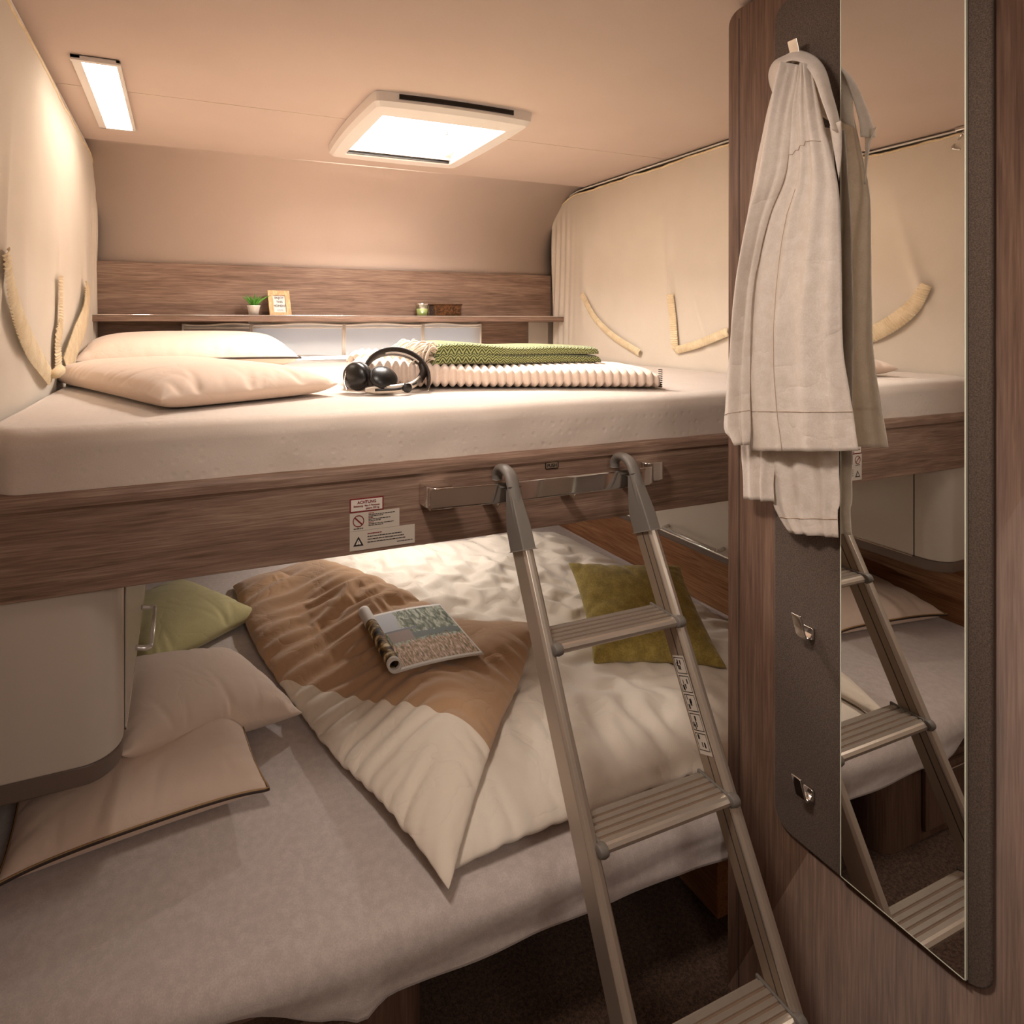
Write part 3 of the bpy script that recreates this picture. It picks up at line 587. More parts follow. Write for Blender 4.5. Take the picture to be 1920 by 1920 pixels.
O('plate_face', box(.7518, .7812, ys-.0013, ys-.001, 1.0588, 1.0708), M['alu2'], pb, smooth=False)
textmesh('PUSH', .0105, (.7665, ys-.0015, 1.0612), pb, M['ink'], align='CENTER', bold=.0003)
# ---- upper mattress
MZ = 1.204
def mattress(name, label, yfront, ztop, zbot, x0, x1, r, mat, wave, under=.02, hem=None, origin=None):
    xs = np.r_[np.linspace(x0, x0+.12, 14)[:-1], np.linspace(x0+.12, x1, 110)]; G = []
    for x in xs:
        yf = yfront(x); zh = hem(x) if hem else zbot; prof = [(YB-.03, zbot), (YB-.03, ztop-.02), (YB-.05, ztop)]
        for q in np.linspace(.97, 0, 40): prof.append((yf+r+(YB-.06-yf-r)*q, ztop))
        for a in np.linspace(0, math.pi/2, 9)[1:]: prof.append((yf+r-r*math.sin(a), ztop-r+r*math.cos(a)))
        for q in np.linspace(0, 1, 14)[1:]: prof.append((yf+.004*q*q, ztop-r+(zh-ztop+r)*q))
        prof += [(yf+under, zh-.002), (yf+under+.03, zh+.01), (yf+.3, zbot)]
        G.append([(x, a, b) for a, b in prof])
    G = np.array(G); G = wave(G); v, f = grid(G, closeu=True); n = G.shape[1]
    o = O(name, (v, f+[tuple(range(n)), tuple(len(v)-n+k for k in range(n))[::-1]]), mat, origin=origin); return tag(o, label, 'mattress')
def yfu(x): return BY+.012+.05*(1-sm(-.31, -.235, x))**2
def waveu(G):
    X, Y, Z = G[..., 0], G[..., 1], G[..., 2]; top = (Z > 1.18)
    G[..., 2] += np.where(top, .0025*fbm(X, Y, 4, 1)*sm(2.6, 2.2, Y), 0); fr = (Y < BY+.06)
    G[..., 1] += np.where(fr, .003*fbm(X, Z*2, 7, 2)+.0025*np.exp(-((X-.44-.1*(Z-1.15))/.006)**2), 0); return G
mattress('upper_mattress', 'thick white quilted mattress lying on the upper bunk', yfu, MZ, bz0+.058, -.300, 1.786, .035, M['mattress'], waveu, origin=(.7, 1.8, bz0+.058))
# ================================================================ LOWER BED
LZ = .35
def yfl(x): return .935+.05*(1-sm(-.40, -.0, x))+.035*(1-sm(-.30, .27, x))
def hem(x): return float(.243-.010*math.exp(-((x-.28)/.03)**2)+.05*(1-sm(.08, .25, x))-.020*sm(.98, 1.2, x)+.0015*math.sin(x*22))
def wavel(G):
    X, Y, Z = G[..., 0], G[..., 1], G[..., 2]; top = (Z > .33)
    G[..., 2] += np.where(top, .004*fbm(X, Y, 3, 9)*sm(2.5, 2.2, Y), 0); fr = (Y < 1.06) & (Z < .34)
    dz = np.clip(.33-Z, 0, .1)/.1
    G[..., 1] += np.where(fr, dz*(.006*fbm(X*.6-Z*1.2, Z*4, 5, 4)+.002*np.sin(X*26+Z*70)*sm(.3, .8, X)+.012*np.exp(-((X-.28)/.03)**2)*-1), 0); return G
mattress('lower_mattress', 'wide lower mattress in a grey jersey sheet under the duvet', yfl, LZ, .235, XL+.021, 1.797, .045, M['sheet'], wavel, under=.012, hem=hem, origin=(.7, 1.8, .235))
bb = T('bed_base', 'wooden bed base with storage drawers under the lower mattress', 'bed base', (.0, 1.2, 0))
O('slat_board', box(XL+.021, 1.86, 1.02, YB-.01, .205, .232), M['wood_x'], bb, smooth=False)
O('storage_box', prism(rrect(XL+.021, .42, .985, YB-.02, [.0, .0, .0, .05]), 2, 0, .205), M['wood_z'], bb, bevel=.002)
O('drawer_front', prism(rrect(-.30, .26, .974, .984, .002), 2, .03, .19), M['wood_z'], bb, bevel=.002)
O('drawer_handle', box(.08, .16, .968, .974, .165, .178), M['chrome'], bb, bevel=.002)
O('side_box', box(1.16, 1.86, 1.02, YB-.02, 0, .205), M['wood_y'], bb, bevel=.002)
O('back_box', box(.421, 1.159, 1.9, YB-.02, 0, .205), M['wood_x'], bb, bevel=.002)
# ================================================================ CABINETS UNDER THE BUNK
def cabinet(label, side, xw, xf, y0, y1, ztop, zw, zbt, hy0, hy1):
    """side=+1: opens towards +x (left wall), -1: towards -x (right wall)"""
    t_ = T('hanging_cabinet', label, 'cabinet', ((xw+xf)/2, (y0+y1)/2, zbt)); r = .06
    def foot(grow):
        xa, xb = (xw, xf+grow) if side > 0 else (xf-grow, xw)
        rs = [0, 0, 0, r] if side > 0 else [0, 0, r, 0]
        return rrect(xa, xb, y0-grow, y1, rs, 12)
    O('body', prism(foot(0), 2, zw, ztop), M['cab'], t_, bevel=.003)
    tag(O('bottom_trim', prism(foot(-.002), 2, zbt, zw-.001), M['cabtrim'], t_, bevel=.004), 'dark grey bottom trim')
    xd = xf+side*.0008
    O('door_gap', box(min(xf-side*.002, xd), max(xf-side*.002, xd), y0+.0765, y0+.0785, zw, ztop), M['dark'], t_, smooth=False)
    d = O('door', box(min(xf, xf+side*.003), max(xf, xf+side*.003), y0+.079, y1-.01, zw+.002, ztop-.004), M['cab'], t_, bevel=.003)
    xo = xf+side*.003; z = zw+.022
    O('handle', join(tube([(xo+side*.032, hy0, z), (xo+side*.032, hy1, z)], .005, 10), tube(spl([(xo, hy0-.004, z+.004), (xo+side*.02, hy0-.006, z), (xo+side*.032, hy0, z)], 8), .006, 8), tube(spl([(xo, hy1+.004, z+.004), (xo+side*.02, hy1+.006, z), (xo+side*.032, hy1, z)], 8), .006, 8)), M['satin'], d)
    O('edge_strip', box(min(xf, xo+side*.001), max(xf, xo+side*.001), y0+.08, y1-.01, zw-.004, zw+.0015), M['chrome'], t_, bevel=.001)
    return t_
cabinet('cream hanging cabinet with rounded corner under the bunk on the left', 1, XL+.001, -.098, 1.118, YB-.03, bz0-.002, .632, .597, 1.44, 1.63)
cabinet('cream hanging cabinet with long handle under the bunk beside the partition', -1, XR-.001, 1.70, 1.118, YB-.03, bz0-.002, .60, .572, 1.47, 1.70)
# spot lamp under the bunk
sp = T('bunk_spotlight', 'small round spotlight recessed in the underside of the upper bunk', 'spotlight', (.86, 2.28, .925))
O('housing', lathe((.86, 2.28, .905), [(.032, 0), (.036, .006), (.036, .024)], 32), M['chrome'], sp)
# ================================================================ BEDDING (simulated)
flat = lambda x, y: np.full_like(x, LZ+.004)
def coons(Lf, Rt, Bk, Ft, ny, nx):
    """Lf,Rt run back->front; Bk,Ft run left->right"""
    L_ = spl(Lf, ny); R_ = spl(Rt, ny); B_ = spl(Bk, nx); F_ = spl(Ft, nx); s = np.linspace(0, 1, ny)[:, None, None]; t_ = np.linspace(0, 1, nx)[None, :, None]
    return (1-t_)*L_[:, None]+t_*R_[:, None]+(1-s)*B_[None]+s*F_[None]-((1-s)*(1-t_)*L_[0]+(1-s)*t_*R_[0]+s*(1-t_)*L_[-1]+s*t_*R_[-1])
def orient(XY):  # make the top normal point up
    a = XY[0, 1]-XY[0, 0]; b = XY[1, 0]-XY[0, 0]
    return XY if a[0]*b[1]-a[1]*b[0] > 0 else XY[:, ::-1]
XY1 = orient(coons([(.44, 2.42), (.46, 1.7), (.46, .985)], [(1.66, 2.36), (1.70, 1.7), (1.66, .97)], [(.44, 2.42), (1.0, 2.42), (1.66, 2.36)], [(.46, .985), (.72, .985), (1.05, .99), (1.35, .96), (1.66, .97)], 120, 104))
D1 = bag(XY1, LZ+.01, flat, press=.00030, slack=1.06, steps=170, inner=5, thick=.05, grav=.00002, seed=4, anchor=.04, h0=.085, rough=.030, rs=3.5, bend=.35, patchy=.9)
duv = O('duvet', bagmesh(*D1), M['duvet_c'], sub=1, origin=(1.0, 1.7, LZ))
tag(duv, 'large cream duvet spread over the right side of the lower bed', 'duvet')
g1 = heightfn([D1[0]])
XY2 = orient(coons([(.185, 2.36), (.20, 1.95), (.285, 1.50), (.36, 1.2), (.44, .945)], [(.50, 2.34), (.70, 1.86), (.80, 1.60), (.93, 1.56), (1.04, 1.55)], [(.185, 2.36), (.34, 2.38), (.50, 2.34)], [(.44, .945), (.60, 1.095), (.80, 1.29), (1.04, 1.55)], 116, 84))
D2 = bag(XY2, lambda x, y: g1(x, y)+.008, g1, press=.00030, slack=1.07, steps=170, inner=5, thick=.05, grav=.00003, seed=5, anchor=.04, h0=.085, rough=.035, rs=4.5, bend=.35, patchy=.95)
for Q in D2: Q[..., 2] -= .035*np.exp(-(((Q[..., 0]-.62)/.13)**2+((Q[..., 1]-1.56)/.17)**2))*np.clip((Q[..., 2]-g1(Q[..., 0], Q[..., 1]))/.06, 0, 1)
du2 = O('folded_duvet', bagmesh(*D2), M['duvet_b'], sub=1, origin=(0, 0, 0))
tag(du2, 'beige and cream duvet half folded over, with a magazine lying in its hollow', 'duvet')
g2 = heightfn([D1[0], D2[0]])
def pillow(name, label, cat, w_, h_, rot, loc, mat, trim=None, seed=1, press=.00006, slack=1.0, flat=True, lift=True, group=None, n=46, extra=None, h0=.15, sink=.03, fl=None):
    Tp, Bp = pillow_sim(w_, h_, n, press=press, seed=seed, slack=slack, flat=flat, h0=h0); Tp, Bp = place([Tp, Bp], rot, (0, 0, 0))
    if lift: z = min(Bp[..., 2].min(), Tp[..., 2].min()); loc = (loc[0], loc[1], loc[2]-z)
    Tp = Tp+np.array(loc); Bp = Bp+np.array(loc)
    if sink:
        for Q in (Tp, Bp):
            b0 = loc[2]+z; q = (Q[..., 2]-sink-b0)/.009; Q[..., 2] = b0+.009*np.where(q > 30, q, np.log1p(np.exp(np.minimum(q, 30))))
    if trim:
        t_ = T(name, label, cat, loc, group); O('pillow_case', bagmesh(Tp, Bp), mat, t_, sub=1)
        s_ = seam(Tp); s_ = np.vstack([s_, s_[:2]]); tag(O('piping', tube(s_, .0035, 8, cap=False), M['trimd'], t_), 'dark brown piping')
        if trim > 1: tag(O('piping_cord', tube(s_+np.array([0, 0, .003]), .0018, 6, cap=False), M['gold'], t_), 'bronze cord')
        return t_
    o = O(name, bagmesh(Tp, Bp), mat, sub=1, origin=loc); return tag(o, label, cat, group)
pillow('pillow', 'plump plain beige pillow in front on the upper mattress', 'pillow', .41, .72, (0, 0, 24.6), (.0, 1.64, MZ+.002), M['pillow'], seed=2, press=.0003, flat=False, h0=.100, sink=.022, slack=1.06, n=70)
pillow('pillow', 'pale pillow with dark piping at the back of the upper mattress', 'pillow', .70, .40, (5, 0, 2), (.03, 2.29, MZ+.012), M['pillow2'], trim=1, seed=3, press=.0003, flat=False, h0=.16, sink=.02, slack=1.05, n=70)
pillow('pillow', 'large beige pillow with dark piping lying flat on the lower bed, left', 'pillow', .47, .36, (4, 0, 6), (-.085, 1.42, LZ+.004), M['pillow'], trim=2, seed=4, press=.0003, flat=False, h0=.135, sink=.008, slack=1.03, n=64)
pillow('pillow', 'plain beige pillow leaning on the piped pillow on the lower bed', 'pillow', .44, .36, (1, 15, 24), (.005, 1.575, LZ+.018), M['pillow2'], seed=5, press=.0003, flat=False, h0=.17, sink=.02, slack=1.06, n=70)
pillow('cushion', 'light green cushion behind the beige pillows on the lower bed', 'cushion', .42, .42, (0, 0, 35), (-.05, 2.11, LZ+.004), M['green_p'], seed=6, press=.0003, flat=False, h0=.14, slack=1.07, n=60)
pillow('cushion', 'square olive cushion leaning behind the ladder on the duvet', 'cushion', .355, .35, (25, 0, -24), (1.295, 1.42, .428), M['olive'], seed=8, press=.0003, flat=False, h0=.12, sink=0, slack=1.03)
# ================================================================ MAGAZINE
def magazine():
    A = P(700, 1150, 2, .50); c0 = np.array([.512, 1.69]); c1 = np.array([.500, 1.385])  # roll axis far, near
    ex = np.array([.225, -.03]); r = .018; G = []; UV = []; K = 120; J = 30; q0 = .45
    ax = (c1-c0); exn = ex/np.linalg.norm(ex)
    for j in range(J+1):
        s = j/J; base = c0+ax*s; row = []
        for k in range(K+1):
            q = k/K
            if q < q0:   # rolled part, spiral
                a = (1-q/q0)*2.2*2*math.pi; rr = r-.0022*(a/(2*math.pi)); h = rr*(1-math.cos(a))+ (r-rr); dx = -rr*math.sin(a)
                row.append((base[0]+exn[0]*dx, base[1]+exn[1]*dx, h))
            else:
                d = (q-q0)/(1-q0)*.235; row.append((base[0]+exn[0]*d, base[1]+exn[1]*d, 0))
            UV.append((q/q0*.18 if q < q0 else .18+(q-q0)/(1-q0)*.82, 1-s))
        G.append(row)
    G = np.array(G); bx = G.copy()
    for j in range(J+1):
        s = j/J; b = c0+ax*s
        gz = g2(G[j, :, 0], G[j, :, 1]); gl = float(g2(np.array([b[0]]), np.array([b[1]]))[0])
        flatq = np.arange(K+1)/K >= q0
        G[j, :, 2] += np.where(flatq, gz, gl)+.010
    k0 = int(q0*K)+1; F_ = G[:, k0:, 2].copy(); X_, Y_ = G[:, k0:, 0], G[:, k0:, 1]
    A_ = np.stack([X_.ravel(), Y_.ravel(), np.ones(X_.size), X_.ravel()**2], 1); co = np.linalg.lstsq(A_, F_.ravel(), rcond=None)[0]
    pl = (A_@co).reshape(F_.shape); pl += np.percentile(F_-pl, 96)-.006; G[:, k0:, 2] = pl; ro = pl[:, 0]
    for j in range(J+1): G[j, :k0, 2] = G[j, :k0, 2]-G[j, k0-1, 2]+ro[j]
    v, f = grid(G)
    o = O('magazine', (v, f), M['mag'], solid=.0016, uv=UV, origin=(c0[0], c0[1], float(G[..., 2].min()))); tag(o, 'open magazine with a landscape photo, one side rolled, lying on the beige duvet', 'magazine')
magazine()
# ================================================================ LADDER
lad = T('bunk_ladder', 'aluminium bunk ladder hooked on the chrome rail of the upper bunk', 'ladder', (.77, .53, 0))
def ry(z): return .896+.46*(z-.7955)
dirz = np.array([0, .46, 1.]); dirz /= np.linalg.norm(dirz); nrm = np.array([0, -1., .46]); nrm /= np.linalg.norm(nrm); dep = -nrm
ztop_ = .975
def rail(xc, inner):
    a = np.array([xc, ry(.004), .03]); a[1] = ry(.03); b = np.array([xc, ry(ztop_), ztop_]); w2 = .0115; d = .046
    def sec(p, w2=w2, d0=0, d1=d): return [p+np.array([-w2, 0, 0])+dep*(d0+.006), p+np.array([-w2*.6, 0, 0])+dep*(d0+.0012), p+dep*d0, p+np.array([w2*.6, 0, 0])+dep*(d0+.0012), p+np.array([w2, 0, 0])+dep*(d0+.006), p+np.array([w2, 0, 0])+dep*d1, p+np.array([-w2, 0, 0])+dep*d1]
    v, f = grid([sec(a), sec(b)], closeu=True); o = O('rail', (v, f+[tuple(range(7)), tuple(range(7, 14))[::-1]]), M['alu'], lad, smooth=False, bevel=.001)
    s = inner; xi = xc+s*w2
    ms = []
    for d0, d1 in ((.0095, .0105), (.024, .0265)):
        q = [a+dep*d0, a+dep*d1, b+dep*d1, b+dep*d0]; ms.append(([p+np.array([s*(w2+.0003), 0, 0]) for p in q], [(0, 1, 2, 3)]))
    O('rail_groove', join(*ms), M['groove'], o, smooth=False)
    face = [[p+np.array([s*(w2+.00015), 0, 0]) for p in (a+dep*.0105, a+dep*d)], [p+np.array([s*(w2+.00015), 0, 0]) for p in (b+dep*.0105, b+dep*d)]]
    O('rail_side', grid(face), M['alu2'], o, smooth=False)
    # foot and hook
    O('rubber_foot', box(xc-.014, xc+.014, ry(0)-.008, ry(0)+.055, 0, .035), M['plast'], lad, bevel=.004)
    hp = []
    top = np.array([xc, ry(ztop_), ztop_])+dep*.010
    path = [top-dirz*.012, top+dirz*.01, top+dirz*.05, np.array([xc, 1.030, 1.066]), np.array([xc, 1.052, 1.080]), np.array([xc, 1.074, 1.078]), np.array([xc, 1.086, 1.066]), np.array([xc, 1.088, 1.052])]
    pts = spl(path, 40); G = []
    tg = np.gradient(pts, axis=0); tg /= np.linalg.norm(tg, axis=1)[:, None]
    for i, p in enumerate(pts):
        n_ = np.cross(tg[i], [1, 0, 0]); n_ /= np.linalg.norm(n_); wd = .0145-.003*sm(.3, 1, i/39); th = .009
        G.append([p+np.array([wd*math.cos(q), 0, 0])*1.0+n_*th*math.sin(q) for q in np.arange(12)*math.pi/6])
    v, f = grid(G, closeu=True)
    hk_ = O('hook', (v, f+[tuple(range(12)), tuple(len(v)-12+k for k in range(12))[::-1]]), M['plast'], lad)
    # sleeve around the rail end, with web
    sl0, sl1 = b-dirz*.030, b+dirz*.012
    def sec2(p, w3, d0, d1): return [p+np.array([sx*w3, 0, 0])+dep*dd for sx, dd in ((-1, d0), (1, d0), (1, d1), (-1, d1))]
    v, f = grid([sec2(sl0, .0145, -.003, .050), sec2(sl1, .0145, -.003, .048), sec2(b+dirz*.045, .0130, .000, .038), sec2(b+dirz*.088, .0115, .003, .022)], closeu=True)
    O('sleeve', (v, f+[(0, 1, 2, 3), (15, 14, 13, 12)]), M['plast'], hk_, bevel=.003)
    return o
rl = rail(.620, 1); rr_ = rail(.924, -1)
for z in (.7955, .535, .274, .013+.0):
    if z < .1: continue
    y0 = ry(z)-.002; x0, x1 = .6345, .9095; n = 5; d = .066
    G = []
    prof = [(y0, z-.012), (y0-.004, z-.007), (y0-.004, z-.002), (y0, z+.002)]
    for k in range(n):
        a = y0+.004+k*(d-.004)/n; prof += [(a, z+.0035), (a+(d-.004)/n*.62, z+.0035), (a+(d-.004)/n*.66, z+.0008), (a+(d-.004)/n*.98, z+.0008)]
    prof += [(y0+d, z+.002), (y0+d, z-.012)]
    V = [(x0, a, b) for a, b in prof]+[(x1, a, b) for a, b in prof]; m_ = len(prof)
    F = [tuple(range(m_)), tuple(range(m_, 2*m_))[::-1]]+[(i, i+m_, (i+1) % m_+m_, (i+1) % m_) for i in range(m_)]
    o = O('step', (V, F), M['alu'], lad, smooth=False)
    gm = []
    for k in range(n-1):
        a = y0+.004+k*(d-.004)/n; gm.append(box(x0, x1, a+(d-.004)/n*.68, a+(d-.004)/n*.97, z+.0008, z+.0012))
    O('tread_groove', join(*gm), M['tread'], o, smooth=False)
    for s, xx in ((1, .6325), (-1, .9115)):
        O('end_cap', join(box(xx-.002 if s > 0 else xx-.0035, xx+.0035 if s > 0 else xx+.002, y0-.004, y0+d+.004, z-.014, z+.006), lathe((xx-s*.001+(.0 if s > 0 else .004), y0-.001, z-.002), [(.004, -.010), (.010, -.008), (.0115, 0), (.010, .008), (.004, .010)], 18, 0)), M['plast'], o, bevel=.0015)
# pictogram label on the inner side of the right rail
def railpt(z, d, off=.0): return np.array([.924-.0115-.0006-off, ry(z), z])+dep*d
lz = np.linspace(.735, .592, 6)
lb = O('instruction_label', ([railpt(.738, .012), railpt(.738, .042), railpt(.589, .042), railpt(.589, .012)], [(0, 1, 2, 3)]), M['stick'], rr_, smooth=False); tag(lb, 'small grey label with pictograms')
ms = []; ms2 = []
def q4(z0, z1, d0, d1): return ([railpt(z0, d0, .0003), railpt(z0, d1, .0003), railpt(z1, d1, .0003), railpt(z1, d0, .0003)], [(0, 1, 2, 3)])
for k in range(5):
    a, b_ = lz[k], lz[k+1]+.003
    ms += [q4(a, a-.0012, .014, .040), q4(b_, b_+.0012, .014, .040), q4(a, b_, .014, .0152), q4(a, b_, .0388, .040)]
    rr = random.Random(k)
    for _ in range(5):
        zc_ = rr.uniform(b_+.005, a-.005); dc = rr.uniform(.020, .034); ms2.append(q4(zc_+.004, zc_-.003, dc, dc+rr.uniform(.0015, .005)))
O('pictogram', join(*ms), M['ink'], lb, smooth=False); O('pictogram', join(*ms2), M['ink'], lb, smooth=False)
# ================================================================ PARTITION FITTINGS
fp = O('fabric_panel', prism([(a, b) for a, b in rrect(.480, .803, .430, 1.985, .035)], 0, PX-.008, PX-.0005), M['panelfab'], None, bevel=.003, origin=(PX, .64, .43)); tag(fp, 'tall dark woven panel with rounded corners on the partition', 'wall panel')
mr_ = T('wall_mirror', 'tall narrow mirror mounted on the dark woven panel', 'mirror', (PX-.009, .59, .437))
O('mirror_glass', box(PX-.0125, PX-.0085, .509, .678, .437, 2.0), M['mirror'], mr_, smooth=False)
ed = plain('mirror edge', '#cfd0bf', .2); O('glass_edge', join(box(PX-.0127, PX-.0084, .5072, .5090, .4355, 2.0), box(PX-.0127, PX-.0084, .678, .6796, .4355, 2.0), box(PX-.0127, PX-.0084, .5072, .6796, .4355, .437)), ed, mr_, smooth=False)
def coat_hook(y, z, label, tilt=0):
    t_ = T('coat_hook', label, 'coat hook', (PX-.009, y, z)); x = PX-.0085
    O('base_plate', prism(rrect(y-.010, y+.008, z-.024, z-.002, .003), 0, x-.006, x), M['chrome'], t_, bevel=.0015)
    G = [[(x-a, y+q, z+b) for q in (-.0085, .0085)] for a, b in ((.004, -.014), (.010, -.020), (.017, -.021), (.022, -.014), (.027, .002), (.032, .018), (.034, .024))]
    O('prong', grid(G), M['chrome'], t_, solid=.004, bevel=.001, soff=0)
coat_hook(.742, 1.862, 'chrome hook at the top of the dark panel holding the linen shirt')
coat_hook(.735, .838, 'empty chrome hook on the dark panel, upper of the two free ones')
coat_hook(.735, .550, 'empty chrome hook near the bottom of the dark panel')
# ================================================================ LINEN SHIRT
shirt = T('linen_shirt', 'pale linen shirt hanging by its collar from the top chrome hook', 'shirt', (1.0, .72, 1.0))
def panel(name, le, re, x0, folds, rows=90, cols=44, solid=.0012, xf=None, seed=0, bow=.0, stitch=()):
    le = np.array(le, float); re = np.array(re, float); s = np.linspace(0, 1, rows)
    def prm(a): d = np.r_[0, np.cumsum(np.linalg.norm(np.diff(a, axis=0), axis=1))]; return d/d[-1]
    Ls = spl(le, 120); Rs = spl(re, 120); L_ = np.stack([np.interp(s, prm(Ls), Ls[:, k]) for k in (0, 1)], 1); R_ = np.stack([np.interp(s, prm(Rs), Rs[:, k]) for k in (0, 1)], 1)
    G = []
    for i in range(rows):
        row = []
        for c in np.linspace(0, 1, cols):
            u, v = L_[i]*(1-c)+R_[i]*c; base = P(u, v, 0, x0); d = bow*(1-(2*c-1)**2)
            for (c0, c1, wd, am) in folds: d += am*math.exp(-((c-(c0+(c1-c0)*s[i]))/wd)**2)
            d += .0035*mnoise.noise(Vector((c*3+seed, s[i]*5, seed))) + .0010*mnoise.noise(Vector((c*9+seed, s[i]*14, seed)))
            row.append(base+np.array([-d, 0, 0]))
        G.append(row)
    o = O(name, grid(G), M['linen'], shirt, solid=solid); G = np.array(G)
    for pth in stitch: O('seam', tube([G[min(rows-1, int(r*(rows-1))), min(cols-1, int(c*(cols-1)))]-np.array([.0011, 0, 0]) for r, c in pth], .0007, 5), M['seam'], o)
    return o
panel('shirt_tail', [(1478, 240), (1440, 500), (1432, 840), (1442, 900), (1450, 945), (1466, 978), (1480, 999)], [(1560, 240), (1574, 500), (1573, 850), (1574, 940), (1570, 960), (1572, 1008)], 1.036, [(.3, .2, .08, .008), (.6, .45, .1, .008), (.85, .8, .06, .006)], seed=3, stitch=([(.965, q) for q in np.linspace(0, 1, 24)],))
panel('inner_tail', [(1450, 300), (1420, 500), (1392, 780), (1390, 850), (1393, 900), (1394, 936)], [(1500, 300), (1480, 500), (1462, 780), (1455, 860), (1450, 905), (1452, 940)], 1.028, [(.6, .7, .1, .01), (.3, .3, .1, .006)], seed=5)
panel('body_front', [(1508, 120), (1487, 207), (1473, 327), (1440, 397), (1417, 467), (1408, 533), (1403, 633), (1400, 693), (1403, 773), (1410, 845)], [(1524, 122), (1545, 220), (1572, 343), (1577, 433), (1579, 560), (1582, 660), (1597, 760), (1610, 845)], 1.016, [(.2, .12, .07, .007), (.5, .32, .05, .006), (.78, .62, .09, .009), (.98, .85, .06, .006)], bow=.014, seed=1, stitch=([(q, .38-.02*q) for q in np.linspace(.33, 1, 40)], [(.905, q) for q in np.linspace(0, 1, 30)], [(.27-.05*q-.03*math.sin(q*3), q) for q in np.linspace(.02, .9, 24)]))
panel('sleeve', [(1470, 118), (1444, 193), (1420, 300), (1403, 400), (1390, 500), (1377, 600), (1365, 700), (1359, 765), (1357, 803), (1366, 818), (1384, 833)], [(1500, 122), (1490, 200), (1474, 320), (1445, 400), (1424, 480), (1413, 540), (1408, 640), (1407, 730), (1408, 780), (1408, 810), (1406, 834)], 1.004, [(.45, .5, .12, .01), (.8, .7, .07, -.006)], bow=.016, seed=2, stitch=([(.92, q) for q in np.linspace(0, 1, 20)],))
# hem band stitches of the front
# collar: arched band round the hook
def collar():
    outer = [(1459, 196), (1444, 160), (1442, 135), (1452, 115), (1474, 103), (1492, 95), (1515, 99), (1535, 112), (1549, 135), (1560, 175), (1571, 215), (1578, 250)]
    inner = [(1463, 190), (1461, 160), (1462, 135), (1468, 120), (1480, 114), (1492, 114), (1504, 119), (1517, 132), (1529, 155), (1541, 190), (1552, 220), (1560, 243)]
    A = spl(outer, 70); B = spl(inner, 70); G = []
    for i in range(70):
        s = i/69; row = []
        for c in np.linspace(0, 1, 12):
            u, v = A[i]*(1-c)+B[i]*c; x = 1.0+.030*(1-c)-.006*math.sin(c*math.pi)-.004*math.sin(s*9)+.0*s; row.append(P(u, v, 0, x))
        G.append(row)
    O('collar', grid(G), M['linen'], shirt, solid=.0016)
    outer = [(1462, 128), (1463, 150), (1462, 175), (1459, 200)]; inner = [(1484, 122), (1487, 150), (1480, 180), (1472, 215)]
    A = spl(outer, 30); B = spl(inner, 30)
    O('collar_lining', grid([[P(*(A[i]*(1-c)+B[i]*c), 0, 1.02-.012*math.sin(c*3)) for c in np.linspace(0, 1, 8)] for i in range(30)]), M['linen'], shirt, solid=.0014)
    # collar leaf standing on the mirror side, seen in the reflection
    A = spl([(1500, 108), (1525, 112), (1545, 135), (1552, 165)], 30); B = spl([(1495, 190), (1520, 205), (1552, 225), (1572, 235)], 30)
    O('collar_leaf', grid([[P(*(A[i]*(1-c)+B[i]*c), 0, 1.022+.010*c) for c in np.linspace(0, 1, 12)] for i in range(30)]), M['linen'], shirt, solid=.0014)
    A = spl([(1556, 236), (1568, 230), (1577, 226)], 10); B = spl([(1573, 340), (1577, 300), (1578, 262)], 10)
    O('collar_point', grid([[P(*(A[i]*(1-c)+B[i]*c), 0, 1.008+.012*c) for c in np.linspace(0, 1, 8)] for i in range(10)]), M['linen'], shirt, solid=.0014)
collar()
# ================================================================ SHELF ITEMS
SZ = 1.4026
def plant():
    c = np.array([.284, 2.535, SZ]); t_ = T('potted_aloe', 'small green aloe in a white pot on the shelf', 'plant', c)
    O('pot', lathe(c, [(.019, 0), (.026, .045), (.0275, .046), (.0275, .050), (.024, .050), (.023, .044), (.001, .043)], 32), M['pot'], t_)
    O('soil', lathe(c, [(.023, .0435), (.021, .046), (.001, .047)], 20), M['trimd'], t_)
    for k in range(16):
        a = k*2.4; ln = .045+.03*random.random(); tilt = .25+.75*(k/16); d = np.array([math.cos(a), math.sin(a), 0]); p0 = c+(0, 0, .044)+d*.006
        path = [p0+d*ln*tilt*s*(.6+.5*s)+np.array([0, 0, ln*(1-.25*tilt)*s*(1.15-.25*s)]) for s in np.linspace(0, 1, 8)]
        tag(O('leaf', tube(path, [.0045, .0055, .0055, .005, .0042, .0032, .002, .0006], 6), M['plant'], t_))
plant()
fr_ = T('picture_frame', 'small pale wood frame with lettering, leaning on the shelf beside the plant', 'picture frame', (.40, 2.56, SZ))
def fr(x0, x1, z0, z1, y, t_):
    q = box(x0, x1, y-t_, y, z0, z1); v = np.array(q[0], float); s = (v[:, 2]-SZ); v[:, 1] += s*.18; a = .22; v[:, 0] += 0; xc = .40
    dx = v[:, 0]-xc; v[:, 0] = xc+dx-.08*s; v[:, 1] += dx*.15; return v, q[1]
fx0, fx1, fz0, fz1 = .352, .447, SZ+.001, SZ+.116
O('frame_border', join(fr(fx0, fx0+.021, fz0, fz1, 2.553, .012), fr(fx1-.021, fx1, fz0, fz1, 2.553, .012), fr(fx0+.02, fx1-.02, fz0, fz0+.021, 2.553, .012), fr(fx0+.02, fx1-.02, fz1-.021, fz1, 2.553, .012)), M['wood_pale'], fr_, smooth=False, bevel=.001)
